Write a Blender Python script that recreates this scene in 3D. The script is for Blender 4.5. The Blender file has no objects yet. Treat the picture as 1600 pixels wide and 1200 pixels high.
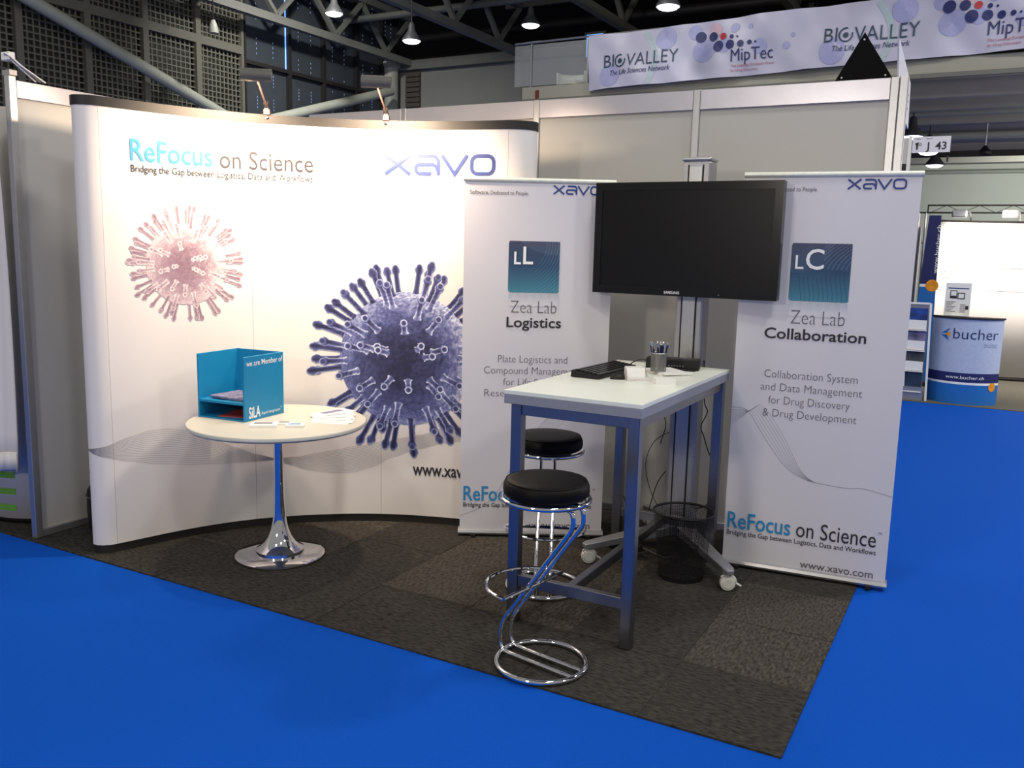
import bpy, bmesh, math, random
import numpy as np
from mathutils import Vector, Matrix
random.seed(5); np.random.seed(5)
C = bpy.context.scene.collection
PI = math.pi
R = math.radians
# ------------------------------------------------------------------ camera, world, light, exposure
scn = bpy.context.scene
cam = bpy.data.objects.new('camera', bpy.data.cameras.new('camera')); C.objects.link(cam)
cr = Vector((0.87609502, 0.48153896, 0.02403636)); cu = Vector((-0.09509867, 0.12371491, 0.98775041)); cf = Vector((-0.47266665, 0.86764904, -0.15417973))
m = Matrix((cr, cu, -cf)).transposed().to_4x4(); m.translation = (0.47586, -2.78042, 1.63115)
cam.matrix_world = m
cam.data.sensor_width = 36; cam.data.lens = 1378.634 * 36 / 1600; cam.data.clip_end = 200
scn.camera = cam
scn.view_settings.view_transform = 'Standard'; scn.view_settings.look = 'None'
scn.view_settings.gamma = 1; scn.view_settings.use_curve_mapping = False
scn.view_settings.exposure = 0.0
w = bpy.data.worlds.new('world'); scn.world = w; w.use_nodes = True
w.node_tree.nodes['Background'].inputs[0].default_value = (1.0, 0.99, 0.96, 1)
w.node_tree.nodes['Background'].inputs[1].default_value = 0.28

def light(kind, name, loc, target, energy, color, size=1.0, angle=None, blend=1.0, spread=None):
    l = bpy.data.lights.new(name, kind); l.energy = energy; l.color = color
    if kind == 'AREA':
        l.shape = 'DISK'; l.size = size
        if spread: l.spread = spread
    else: l.shadow_soft_size = size
    if kind == 'SPOT': l.spot_size = angle; l.spot_blend = blend
    o = bpy.data.objects.new(name, l); C.objects.link(o); o.location = loc
    o.rotation_euler = (Vector(target) - Vector(loc)).to_track_quat('-Z', 'Y').to_euler()
    return o
COOL = (1.0, 0.98, 0.94); WARM = (1.0, 0.76, 0.53)
# ceiling lamps of the hall over and in front of the stand (all above the frame)
light('AREA', 'hall_light', (2.5, -3.0, 6.8), (-0.8, 1.2, 0.8), 105, COOL, 0.9)
light('AREA', 'hall_light', (-2.2, -5.0, 6.8), (-1.4, 1.5, 0.8), 95, COOL, 0.9)
light('AREA', 'hall_light', (0.2, 0.6, 6.8), (0.1, 0.6, 0), 85, COOL, 0.9)
light('AREA', 'hall_light', (-5.5, 4.5, 6.8), (-5.5, 4.5, 0), 60, COOL, 0.9)
light('AREA', 'hall_light', (3.5, 5.5, 6.8), (3.2, 6.0, 0), 300, COOL, 0.9)
light('AREA', 'hall_light', (6.5, 0.5, 6.8), (3.0, 3.0, 0), 170, COOL, 0.9)
light('POINT', 'aisle_fill', (-1.6, -5.5, 2.7), (0, 0, 0), 260, (1.0, 0.90, 0.78), 0.25)  # added fill light behind the camera, brightens the upright faces
# the two halogen flood heads clipped to the curved display
light('SPOT', 'halogen', (-2.84, 0.585, 2.385), (-3.26, 0.75, 1.96), 118, WARM, 0.035, R(155), 1.0)
light('SPOT', 'halogen', (-2.385, 0.955, 2.385), (-2.62, 1.34, 1.92), 138, WARM, 0.035, R(155), 1.0)
# lamps of the far stand, then gallery and hall lights, some added as fill
light('SPOT', 'halogen', (0.35, 9.75, 2.25), (0.45, 10.45, 1.4), 130, (1.0, 0.88, 0.74), 0.05, R(150), 1.0)
light('SPOT', 'halogen', (1.5, 9.75, 2.25), (1.5, 10.45, 1.4), 150, (1.0, 0.88, 0.74), 0.05, R(150), 1.0)
light('AREA', 'gallery_fill', (1.5, 18.0, 3.2), (1.0, 22.0, 2.0), 110, (0.95, 1.0, 0.90), 0.8)
light('POINT', 'gallery_fill', (4.2, 15.0, 2.3), (1.5, 12.6, 0), 170, (1, 0.93, 0.86), 0.5)  # added fill out of view, lifts the dark gallery soffit
light('POINT', 'gallery_fill', (5.0, 9.6, 2.7), (1.5, 12.6, 0), 430, (1, 0.93, 0.86), 0.4)  # added out of frame to brighten the fronts of the gallery beams
light('AREA', 'hall_light', (-4.5, 6.5, 6.6), (-3.8, 10.0, 4.3), 55, COOL, 0.6)
light('AREA', 'hall_light', (-8.8, 8.0, 6.7), (-11.4, 11.0, 2.6), 230, COOL, 0.5, spread=R(105))  # added above the frame to brighten the rear wall and glazing
light('POINT', 'hall_light', (-6.0, 3.0, 3.6), (0, 0, 0), 120, COOL, 0.5)  # added unseen fill for the left side of the hall

# ------------------------------------------------------------------ helpers
def lin(c):
    return tuple(((x/255)/12.92 if x/255 <= .04045 else (((x/255)+.055)/1.055)**2.4) for x in c)
def mat(name, rgb, rough=0.6, metal=0.0, var=0.06, scale=40.0, bump=0.0, emit=None, es=0.0, alpha=None, spec=0.5, aniso=None, coat=0.0):
    M = bpy.data.materials.new(name); M.use_nodes = True
    nt = M.node_tree; b = nt.nodes['Principled BSDF']
    c = lin(rgb)
    b.inputs['Roughness'].default_value = rough; b.inputs['Metallic'].default_value = metal
    b.inputs['Specular IOR Level'].default_value = spec
    b.inputs['Coat Weight'].default_value = coat
    tc = nt.nodes.new('ShaderNodeTexCoord'); n = nt.nodes.new('ShaderNodeTexNoise')
    n.inputs['Scale'].default_value = scale; n.inputs['Detail'].default_value = 4
    nt.links.new(tc.outputs['Object'], n.inputs['Vector'])
    if aniso:
        mp = nt.nodes.new('ShaderNodeMapping'); mp.inputs['Scale'].default_value = aniso
        nt.links.new(tc.outputs['Object'], mp.inputs['Vector']); nt.links.new(mp.outputs[0], n.inputs['Vector'])
    r = nt.nodes.new('ShaderNodeValToRGB')
    r.color_ramp.elements[0].position = .3; r.color_ramp.elements[1].position = .7
    r.color_ramp.elements[0].color = (*[x*(1-var) for x in c], 1); r.color_ramp.elements[1].color = (*[min(1, x*(1+var)) for x in c], 1)
    nt.links.new(n.outputs['Fac'], r.inputs['Fac']); nt.links.new(r.outputs['Color'], b.inputs['Base Color'])
    if bump:
        bp = nt.nodes.new('ShaderNodeBump'); bp.inputs['Strength'].default_value = bump; bp.inputs['Distance'].default_value = .004
        nt.links.new(n.outputs['Fac'], bp.inputs['Height']); nt.links.new(bp.outputs[0], b.inputs['Normal'])
    if emit: b.inputs['Emission Color'].default_value = (*lin(emit), 1); b.inputs['Emission Strength'].default_value = es
    if alpha is not None: b.inputs['Alpha'].default_value = alpha
    return M
def vcmat(name, rough=0.6):
    M = bpy.data.materials.new(name); M.use_nodes = True; nt = M.node_tree; b = nt.nodes['Principled BSDF']
    a = nt.nodes.new('ShaderNodeVertexColor'); a.layer_name = 'Col'
    nt.links.new(a.outputs['Color'], b.inputs['Base Color']); b.inputs['Roughness'].default_value = rough
    return M

class MB:
    def __init__(s): s.v = []; s.f = []
    def add(s, vs, fs):
        n = len(s.v); s.v += [tuple(v) for v in vs]; s.f += [tuple(i+n for i in f) for f in fs]; return s
    def box(s, x0, y0, z0, x1, y1, z1):
        return s.add([(x, y, z) for x in (x0, x1) for y in (y0, y1) for z in (z0, z1)],
            [(0,1,3,2), (4,6,7,5), (0,4,5,1), (2,3,7,6), (0,2,6,4), (1,5,7,3)])
    def obox(s, c, e, size, n=None, up=(0,0,1)):
        """box centred at c, x axis along e (3-vector), size (along e, across, up)"""
        e = Vector(e).normalized(); up = Vector(up); nn = up.cross(e).normalized() if n is None else Vector(n); u2 = e.cross(nn)
        c = Vector(c); a, b, d = [x/2 for x in size]
        vs = [c + e*a*i + nn*b*j + u2*d*k for i in (-1,1) for j in (-1,1) for k in (-1,1)]
        return s.add(vs, [(0,1,3,2), (4,6,7,5), (0,4,5,1), (2,3,7,6), (0,2,6,4), (1,5,7,3)])
    def tube(s, pts, r, n=10, closed=False, cap=True):
        P = [Vector(p) for p in pts]; N = len(P); rings = []
        rr = r if isinstance(r, (list, tuple)) else [r]*N
        up = None
        for i in range(N):
            if closed: t = (P[(i+1) % N]-P[i-1]).normalized()
            else: t = (P[min(i+1, N-1)]-P[max(i-1, 0)]).normalized()
            if up is None: up = Vector((0,0,1)) if abs(t.z) < .9 else Vector((1,0,0))
            a = t.cross(up).normalized(); up = a.cross(t).normalized()
            rings.append([P[i] + (a*math.cos(2*PI*k/n) + up*math.sin(2*PI*k/n))*rr[i] for k in range(n)])
        vs = [v for g in rings for v in g]; fs = []
        for i in range(N if closed else N-1):
            j = (i+1) % N
            for k in range(n): fs.append((i*n+k, i*n+(k+1) % n, j*n+(k+1) % n, j*n+k))
        if cap and not closed: fs += [tuple(range(n))[::-1], tuple((N-1)*n+k for k in range(n))]
        return s.add(vs, fs)
    def lathe(s, prof, c=(0,0,0), n=32, axis=None):
        vs = []; fs = []
        A = Vector((0,0,1)) if axis is None else Vector(axis).normalized()
        X = (Vector((1,0,0)) if abs(A.x) < .9 else Vector((0,1,0))); X = (X - A*X.dot(A)).normalized(); Y = A.cross(X); c = Vector(c)
        for r, z in prof:
            for k in range(n): vs.append(c + X*r*math.cos(2*PI*k/n) + Y*r*math.sin(2*PI*k/n) + A*z)
        for i in range(len(prof)-1):
            for k in range(n): fs.append((i*n+k, i*n+(k+1) % n, (i+1)*n+(k+1) % n, (i+1)*n+k))
        if prof[0][0] > 1e-5: fs.append(tuple(range(n))[::-1])
        if prof[-1][0] > 1e-5: fs.append(tuple((len(prof)-1)*n+k for k in range(n)))
        return s.add(vs, fs)
    def grid(s, fn, us, vs_):
        n = len(vs_); return s.add([fn(u, v) for u in us for v in vs_], [(i*n+j, (i+1)*n+j, (i+1)*n+j+1, i*n+j+1) for i in range(len(us)-1) for j in range(n-1)])

def part(name, mb, M, parent=None, label=None, smooth=False, bevel=0, kind=None, solid=0, local=False):
    me = bpy.data.meshes.new(name)
    vs = mb.v
    if parent is not None and not local:
        # world coordinates -> the frame of the top-level thing (all parents are unscaled, chained)
        W = Matrix.Identity(4); q = parent; chain = []
        while q is not None: chain.append(q); q = q.parent
        for q in reversed(chain): W = W @ Matrix.Translation(q.location) @ q.rotation_euler.to_matrix().to_4x4()
        Wi = W.inverted(); vs = [tuple(Wi @ Vector(v)) for v in vs]
    me.from_pydata(vs, [], mb.f)
    bm = bmesh.new(); bm.from_mesh(me); bmesh.ops.remove_doubles(bm, verts=bm.verts, dist=1e-6) if len(vs) < 60000 else None
    bmesh.ops.recalc_face_normals(bm, faces=bm.faces); bm.to_mesh(me); bm.free()
    if smooth:
        me.polygons.foreach_set('use_smooth', [True]*len(me.polygons))
        try: me.set_sharp_from_angle(angle=R(40))
        except Exception: pass
    me.materials.append(M)
    o = bpy.data.objects.new(name, me); C.objects.link(o)
    if parent is not None: o.parent = parent
    if label: o['label'] = label
    if kind: o['kind'] = kind
    if solid:
        mo = o.modifiers.new('solid', 'SOLIDIFY'); mo.thickness = solid; mo.offset = 0
    if bevel:
        mo = o.modifiers.new('bevel', 'BEVEL'); mo.width = bevel; mo.segments = 2; mo.limit_method = 'ANGLE'
    return o
def tag(o, label, cat, group=None):
    o['label'] = label; o['category'] = cat
    if group: o['group'] = group
    return o
def thing(name, label, cat, loc=(0,0,0), rotz=0, group=None):
    o = bpy.data.objects.new(name, None); C.objects.link(o); o.location = loc; o.rotation_euler = (0,0,rotz); o.empty_display_size = .1
    return tag(o, label, cat, group)
def struct(name, label, loc=(0,0,0), mb=None, M=None):
    if mb is None: o = bpy.data.objects.new(name, None); C.objects.link(o); o.location = loc
    else: o = part(name, mb, M)
    o['kind'] = 'structure'; o['label'] = label; return o
def dup(root, loc, rotz, label=None, group=None):
    r = root.copy(); C.objects.link(r); r.location = loc; r.rotation_euler = (0,0,rotz)
    if label: r['label'] = label
    if group: r['group'] = group
    for ch in list(root.children):
        c = ch.copy(); C.objects.link(c); c.parent = r
        for g in list(ch.children):
            d = g.copy(); C.objects.link(d); d.parent = c
    return r

# ---- lettering: font curves turned into flat print
_tc = {}
def glyphs(s, weight=0.0):
    key = (s, weight)
    if key in _tc: return _tc[key]
    cu_ = bpy.data.curves.new('t', 'FONT'); cu_.body = s; cu_.size = 1; cu_.offset = weight; cu_.resolution_u = 3
    o = bpy.data.objects.new('t', cu_); C.objects.link(o)
    dg = bpy.context.evaluated_depsgraph_get(); me = bpy.data.meshes.new_from_object(o.evaluated_get(dg))
    vs = [tuple(v.co) for v in me.vertices]; fs = [tuple(p.vertices) for p in me.polygons]
    bpy.data.objects.remove(o); bpy.data.curves.remove(cu_); bpy.data.meshes.remove(me)
    _tc[key] = (vs, fs); return _tc[key]
capH = max(v[1] for v in glyphs('H')[0])
def text(mb, mp, s, u0, u1, base, cap, weight=0.0, off=.003, slope=0.0, shear=0.0):
    """mp(u, v, off) maps print coordinates to space; u1 None keeps the natural width *0.9"""
    vs, fs = glyphs(s, weight)
    if not vs: return
    x0 = min(v[0] for v in vs); x1 = max(v[0] for v in vs); sy = cap/capH
    sx = (u1-u0)/(x1-x0) if u1 is not None else sy*.88
    mb.add([mp(u0+(v[0]-x0)*sx + v[1]*sy*shear, base+v[1]*sy+slope*(v[0]-x0)*sx, off) for v in vs], fs)
def say(parent, M, mp, s_, *a, label=None, **k):
    mb = MB(); text(mb, mp, s_, *a, **k); return part('lettering', mb, M, parent, label)
def ribbon(mb, mp, pts, w, off=.003, closed=False):
    P = [Vector(p) for p in pts]; N = len(P); vs = []
    for i in range(N):
        if closed: a, b = P[i-1], P[(i+1) % N]
        else: a, b = P[max(i-1, 0)], P[min(i+1, N-1)]
        t = (b-a).normalized(); n = Vector((-t.y, t.x))
        k = 1.0
        if 0 < i < N-1 or closed:
            t1 = (P[i]-P[i-1]).normalized(); k = 1/max(.5, abs(t1.dot(t)))
        for sg in (1, -1): q = P[i]+n*(sg*w/2*k); vs.append(mp(q.x, q.y, off))
    fs = [(2*i, 2*i+1, 2*((i+1) % N)+1, 2*((i+1) % N)) for i in range(N if closed else N-1)]
    mb.add(vs, fs)
def disc(mb, mp, u, v, r, off=.003, n=20, r2=None):
    mb.add([mp(u, v, off)]+[mp(u+r*math.cos(2*PI*k/n), v+(r2 or r)*math.sin(2*PI*k/n), off) for k in range(n)], [(0, 1+k, 1+(k+1) % n) for k in range(n)])
def quad(mb, mp, u0, v0, u1, v1, off=.003, nu=1, nv=1):
    mb.grid(lambda u, v: mp(u, v, off), [u0+(u1-u0)*i/nu for i in range(nu+1)], [v0+(v1-v0)*i/nv for i in range(nv+1)])
def arc(cx, cy, r, a0, a1, n=8): return [(cx+r*math.cos(R(a0+(a1-a0)*i/n)), cy+r*math.sin(R(a0+(a1-a0)*i/n))) for i in range(n+1)]
def xlogo(mb, mp, u0, v0, W, H, off=.003):
    t = H*.17
    def S(p): return [(u0+x*W, v0+y*H) for x, y in p]
    a = H/W
    ribbon(mb, mp, S([(.01, .97), (.23, .03)]), t, off); ribbon(mb, mp, S([(.23, .97), (.01, .03)]), t, off+.0004)
    # a : top bar bending down on the right, inner curve with open bowl
    rr = .28
    ribbon(mb, mp, S([(.30, .92), (.43, .92)])+[(u0+.43*W+(x)*H, v0+y*H) for x, y in arc(0, .62, .30, 80, 0)]+[(u0+.43*W+.30*H, v0+.02*H)], t, off)
    ribbon(mb, mp, [(u0+.43*W+.28*H, v0+.22*H)]+[(u0+(.43)*W+x*H, v0+y*H) for x, y in arc(-.05, .22, .30, 20, 90)]+[(u0+.32*W+x*H, v0+y*H) for x, y in arc(0, .30, .22, 90, 270)]+[(u0+.42*W, v0+.08*H)], t, off+.0004)
    ribbon(mb, mp, S([(.515, .97), (.63, .06), (.745, .97)]), t, off)
    x0 = .785*W; x1 = .985*W; q = .30*H
    pts = []
    for cx, cy, a0 in ((x1-q, H*.92-q, 0), (x0+q, H*.92-q, 90), (x0+q, H*.08+q, 180), (x1-q, H*.08+q, 270)): pts += arc(cx, cy, q, a0, a0+90, 6)
    ribbon(mb, mp, [(u0+x, v0+y) for x, y in pts], t, off, closed=True)

def decal(name, mp, u0, v0, u1, v1, nx, ny, fn, M, parent, off=.002, label=None):
    """raster print: fn(U, V in 0..1 arrays) -> rgb (srgb 0..255) array and mask; one vertex per sample with a vertex colour"""
    U, V = np.meshgrid(np.linspace(0, 1, nx), np.linspace(0, 1, ny), indexing='ij')
    rgb, mask = fn(U, V)
    W = Matrix.Identity(4)
    if parent is not None: W = (Matrix.Translation(parent.location) @ parent.rotation_euler.to_matrix().to_4x4()).inverted()
    idx = -np.ones(U.shape, int)
    face = mask[:-1, :-1] & mask[1:, :-1] & mask[1:, 1:] & mask[:-1, 1:]
    used = np.zeros(U.shape, bool)
    used[:-1, :-1] |= face; used[1:, :-1] |= face; used[1:, 1:] |= face; used[:-1, 1:] |= face
    ii = np.argwhere(used); idx[used] = np.arange(len(ii))
    cols = {}
    vs = []
    for i in range(nx):   # mapping is separable: plan position depends on u only
        cols[i] = None
    pts = np.zeros((len(ii), 3))
    for k, (i, j) in enumerate(ii):
        if cols[i] is None: cols[i] = (Vector(mp(u0+(u1-u0)*i/(nx-1), 0.0, off)), Vector(mp(u0+(u1-u0)*i/(nx-1), 1.0, off)))
        a, b = cols[i]; v = v0+(v1-v0)*j/(ny-1)
        pts[k] = a+(b-a)*v
    Wn = np.array(W); pts = pts @ Wn[:3, :3].T + Wn[:3, 3]
    fi = np.argwhere(face)
    F = np.stack([idx[fi[:, 0], fi[:, 1]], idx[fi[:, 0]+1, fi[:, 1]], idx[fi[:, 0]+1, fi[:, 1]+1], idx[fi[:, 0], fi[:, 1]+1]], 1)
    me = bpy.data.meshes.new(name); me.from_pydata(pts.tolist(), [], F.tolist())
    ca = me.color_attributes.new('Col', 'FLOAT_COLOR', 'POINT')
    c = rgb[used]/255.0; c = np.where(c <= .04045, c/12.92, ((np.clip(c, 0, 2)+.055)/1.055)**2.4)
    ca.data.foreach_set('color', np.concatenate([c, np.ones((len(c), 1))], 1).astype(np.float32).ravel())
    me.materials.append(M); o = bpy.data.objects.new(name, me); C.objects.link(o)
    if parent is not None: o.parent = parent
    if label: o['label'] = label
    return o
def vnoise(X, Y, sc, seed=0, octv=4):
    out = np.zeros(X.shape); amp = 1; tot = 0
    rs = np.random.RandomState(seed)
    for o_ in range(octv):
        T = rs.rand(64, 64); x = X*sc; y = Y*sc; xi = np.floor(x).astype(int); yi = np.floor(y).astype(int); fx = x-xi; fy = y-yi
        fx = fx*fx*(3-2*fx); fy = fy*fy*(3-2*fy)
        g = lambda a, b: T[a % 64, b % 64]
        out += amp*(g(xi, yi)*(1-fx)*(1-fy)+g(xi+1, yi)*fx*(1-fy)+g(xi, yi+1)*(1-fx)*fy+g(xi+1, yi+1)*fx*fy); tot += amp; amp *= .55; sc *= 2.1
    return out/tot

# ------------------------------------------------------------------ materials
M_blue = mat('blue_carpet', (5, 76, 178), .95, var=.10, scale=260, bump=.3, spec=.1)
M_tileA = mat('charcoal_carpet', (66, 62, 57), .95, var=.55, scale=90, bump=.6, spec=.1, aniso=(1, .35, 1))
M_tileB = mat('charcoal_carpet_turned', (54, 52, 49), .95, var=.55, scale=90, bump=.6, spec=.1, aniso=(.35, 1, 1))
M_panel = mat('wall_panel_white', (184, 181, 175), .55, var=.02, scale=2)
M_alu = mat('anodised_aluminium', (190, 190, 192), .35, .85, var=.04, scale=30)
M_alu2 = mat('satin_aluminium', (172, 172, 176), .42, .8, var=.04, scale=30)
M_rail = mat('aluminium_rail', (205, 202, 210), .3, .7, var=.03, scale=12)
M_fabric = mat('display_fabric', (222, 217, 213), .7, var=.015, scale=300, bump=.06, spec=.25)
M_vinyl = mat('banner_vinyl', (214, 211, 215), .5, var=.012, scale=5, spec=.4)
M_black = mat('black_plastic', (20, 20, 21), .5, var=.1, spec=.35)
M_trim = mat('black_edge_trim', (34, 31, 30), .55, var=.08, spec=.4)
M_gloss = mat('glossy_black', (10, 10, 11), .18, var=.05, spec=.5)
M_screen = mat('screen_black', (12, 11, 12), .35, var=.05, spec=.25)
M_white = mat('white_laminate', (232, 235, 224), .35, var=.01, scale=8)
M_wtable = mat('white_tabletop', (192, 191, 180), .4, var=.01, scale=8)
M_edge = mat('grey_edging', (150, 152, 160), .4, .2, var=.03)
M_steel = mat('brushed_steel', (146, 147, 150), .30, 1.0, var=.06, scale=8, aniso=(40, 40, .6))
M_chrome = mat('chrome', (225, 226, 230), .05, 1.0, var=.01, scale=4)
M_leather = mat('black_vinyl_leather', (14, 13, 12), .5, var=.15, scale=160, bump=.15, spec=.12)
M_teal = mat('teal_board', (18, 128, 176), .45, var=.03, scale=30)
M_paper = mat('paper_white', (232, 230, 226), .7, var=.02)
M_paper2 = mat('paper_grey_print', (112, 112, 140), .7, var=.5, scale=70)
M_red = mat('red_paper', (190, 70, 66), .6, var=.1)
M_clear = mat('clear_acrylic', (235, 232, 228), .15, var=.01, alpha=.45)
M_cable = mat('black_cable', (18, 18, 18), .5)
M_caster = mat('caster_grey_white', (214, 212, 204), .45, var=.03)
M_ink = mat('ink_dark', (38, 36, 42), .6, var=.05)
M_inkg = mat('ink_grey', (95, 92, 98), .6, var=.05)
M_inkl = mat('ink_light_grey', (126, 126, 134), .6, var=.05)
M_inkb = mat('ink_blue', (46, 138, 190), .6, var=.04)
M_inkx = mat('ink_navy_blue', (44, 62, 128), .55, var=.05)
M_inkw = mat('ink_white', (240, 240, 240), .6, var=.02)
M_head = mat('dark_grey_enamel', (92, 90, 86), .6, .2)
M_bronze = mat('dark_bronze', (96, 70, 58), .45, .3)
M_vc = vcmat('printed_colour')

# ------------------------------------------------------------------ floor
struct('floor', 'bright blue carpet of the exhibition hall', mb=MB().box(-30, -14, -.06, 30, 34, -.008), M=M_blue)
car = thing('stand_carpet', 'charcoal carpet tiles covering the floor of the near stand', 'carpet', (-2, 1.1, 0))
T = .5
tileA = tileB = None
for i in range(12):
    for j in range(5):
        x1 = -i*T; y0 = j*T
        mb = MB().box(x1-T+.001, y0+.001, -.008, x1-.001, min(y0+T, 2.32)-.001, -.0005 - .0012*((i*7+j*3) % 2))
        part('carpet_tile', mb, M_tileA if (i*3+j*5+(i*j)) % 3 else M_tileB, car)

# ------------------------------------------------------------------ system walls round the stand
wb = struct('wall_back', 'white panel system wall behind the screen and roll-up banners', (-2, 2.27, 0))
posts = [-.085, -1.12, -2.14, -3.15]
ZT = 2.53; ZR = 2.42
for x in posts: part('post', MB().box(x-.02, 2.25, 0, x+.02, 2.29, ZT), M_alu, wb, bevel=.003)
edges = [-4.0]+posts[::-1]
for a, b in zip(edges[:-1], edges[1:]):
    part('panel', MB().box(a+.021, 2.266, .045, b-.021, 2.274, ZR-.001), M_panel, wb)
    part('rail', MB().box(a+.021, 2.252, ZR, b-.021, 2.288, ZT-.002), M_rail, wb, bevel=.002)
    part('base_rail', MB().box(a+.021, 2.252, 0.001, b-.021, 2.288, .044), M_alu2, wb, bevel=.002)
# return wall to the right running away from the stand
part('end_post', MB().box(-.062, 2.25, 0, -.022, 2.29, ZT+.005), M_alu, wb, bevel=.003)
wl = struct('wall_left', 'white panel side wall left of the curved display', (-3.99, 1.1, 0))
ZL = 2.40
for y in (.05, 1.09, 2.14): part('post', MB().box(-4.01, y-.02, 0, -3.97, y+.02, ZL+.02), M_alu, wl, bevel=.003)
for a, b in ((.071, 1.069), (1.111, 2.119)):
    part('panel', MB().box(-3.994, a, .04, -3.986, b, ZL-.086), M_panel, wl)
    part('rail', MB().box(-4.008, a, ZL-.085, -3.972, b, ZL), M_rail, wl, bevel=.002)
    part('base_rail', MB().box(-4.008, a, .001, -3.972, b, .039), M_alu2, wl, bevel=.002)
t = thing('cable_tie_bundle', 'pale cables and strap tied over the front post of the left side wall', 'cable', (-3.99, .05, 2.4))
for k in range(3):
    pts = [(-3.99+.012*k, .02, 2.52), (-3.965+.012*k, .03, 2.505), (-3.93+.014*k, .06, 2.46), (-3.95+.01*k, .16+.02*k, 2.405)]
    part('cable', MB().tube(pts, .004, 6), M_paper if k != 1 else M_inkl, t, smooth=True)
part('strap', MB().box(-4.015, .025, 2.49, -3.95, .06, 2.53), M_paper, t, bevel=.004)
part('clip', MB().box(-4.02, .03, 2.42, -3.96, .07, 2.445), M_alu2, t)

# ------------------------------------------------------------------ curved display
def CR(P, n=8):
    P = [Vector(q) for q in P]; out = []
    for i in range(len(P)-1):
        a = P[max(i-1, 0)]; b = P[i]; c = P[i+1]; d = P[min(i+2, len(P)-1)]
        for k in range(n):
            t_ = k/n; out.append(.5*((2*b)+(-a+c)*t_+(2*a-5*b+4*c-d)*t_*t_+(-a+3*b-3*c+d)*t_**3))
    out.append(P[-1]); return out
PC = CR([(-3.60,.20),(-3.565,.085),(-3.51,.055),(-3.45,.09),(-3.42,.17),(-3.33,.46),(-3.225,.69),(-3.09,.89),(-2.93,1.055),(-2.73,1.215),(-2.50,1.345),(-2.21,1.45),(-1.92,1.52),(-1.83,1.58),(-1.82,1.66),(-1.87,1.72)], 20)
PS = [0]
for a, b in zip(PC[:-1], PC[1:]): PS.append(PS[-1]+(b-a).length)
def pop(u, v, off=0.0):
    u = max(0.0, min(PS[-1]-1e-6, u))
    import bisect
    i = max(0, bisect.bisect_right(PS, u)-1); i = min(i, len(PC)-2)
    t_ = (u-PS[i])/(PS[i+1]-PS[i]); p = PC[i].lerp(PC[i+1], t_)
    a = PC[max(i-1, 0)]; b = PC[min(i+2, len(PC)-1)]; d = (b-a).normalized()
    n = Vector((d.y, -d.x))
    return (p.x+n.x*off, p.y+n.y*off, v)
cd = thing('curved_display', 'tall white curved pop-up display wall printed with two spiky virus spheres', 'display wall', (-2.8, 1.2, 0))
def strip(u0, u1, z0, z1, off0, off1, step=.03):
    n = max(2, int((u1-u0)/step)); mb = MB(); us = [u0+(u1-u0)*i/n for i in range(n+1)]
    vs = []
    for u in us: vs += [pop(u, z0, off0), pop(u, z1, off0), pop(u, z1, off1), pop(u, z0, off1)]
    fs = [(4*i+k, 4*i+(k+1) % 4, 4*i+4+(k+1) % 4, 4*i+4+k) for i in range(n) for k in range(4)]
    fs += [(0, 1, 2, 3), (4*n, 4*n+3, 4*n+2, 4*n+1)]
    return mb.add(vs, fs)
seams = [0, .30, 1.062, 1.775, 2.496, PS[-1]]
for a, b in zip(seams[:-1], seams[1:]):
    part('fabric_panel', strip(a+.0007, b-.0007, .045, 2.258, -.004, 0.0), M_fabric, cd, smooth=True)
part('top_trim', strip(0, PS[-1], 2.256, 2.302, -.035, .004), M_trim, cd, smooth=True)
part('plinth', strip(0, PS[-1], 0.0, .046, -.03, -.006), M_trim, cd, smooth=True)
for u in (.28, 1.06, 1.775, 2.49): part('frame_pole', strip(u-.012, u+.012, .046, 2.256, -.03, -.006, .02), M_alu2, cd)
for u, in ((1.16,), (1.80,)):
    x, y, z = pop(u, 2.285, .006); part('clamp_screw', MB().lathe([(.009, 0), (.007, .006), (0, .007)], (x, y, z), 10, axis=Vector(pop(u, 0, 1))-Vector(pop(u, 0, 0))), M_chrome, cd)
# prints
mb = MB(); text(mb, pop, 'ReFocus', .447, .868, 2.012, .104, .012); part('lettering', mb, M_inkb, cd, 'pale blue headline lettering on the curved display')
say(cd, M_ink, pop, 'on Science', .905, 1.40, 2.008, .094, .002)
say(cd, M_ink, pop, 'Bridging the Gap between Logistics, Data and Workflows', .447, 1.398, 1.956, .034, .008)
say(cd, M_ink, pop, 'www.xavo.com', 1.963, 2.46, .292, .074, .014)
mb = MB(); xlogo(mb, pop, 1.79, 2.010, .635, .114); part('logo', mb, M_inkx, cd, 'blue logo on the curved display')
mb = MB()
def lerpc(P, u):
    for (a, fa), (b, fb) in zip(P[:-1], P[1:]):
        if u <= b: t_ = (u-a)/(b-a); t_ = t_*t_*(3-2*t_)*.35+t_*.65; return fa+(fb-fa)*t_
    return P[-1][1]
top1 = [(.16,.552),(.25,.566),(.376,.602),(.48,.622),(.586,.622),(.70,.594),(.819,.545),(.94,.48),(1.063,.426),(1.169,.396)]
bot1 = [(.16,.548),(.25,.515),(.37,.478),(.54,.436),(.71,.408),(.88,.392),(1.062,.385),(1.169,.388)]
top2 = [(1.169,.396),(1.30,.398),(1.422,.418),(1.643,.454),(1.792,.486),(2.0,.53),(2.172,.586),(2.5,.66)]
bot2 = [(1.169,.386),(1.26,.35),(1.348,.318),(1.494,.296),(1.60,.297),(1.72,.33),(1.829,.388),(2.0,.45),(2.172,.50),(2.5,.56)]
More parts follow.
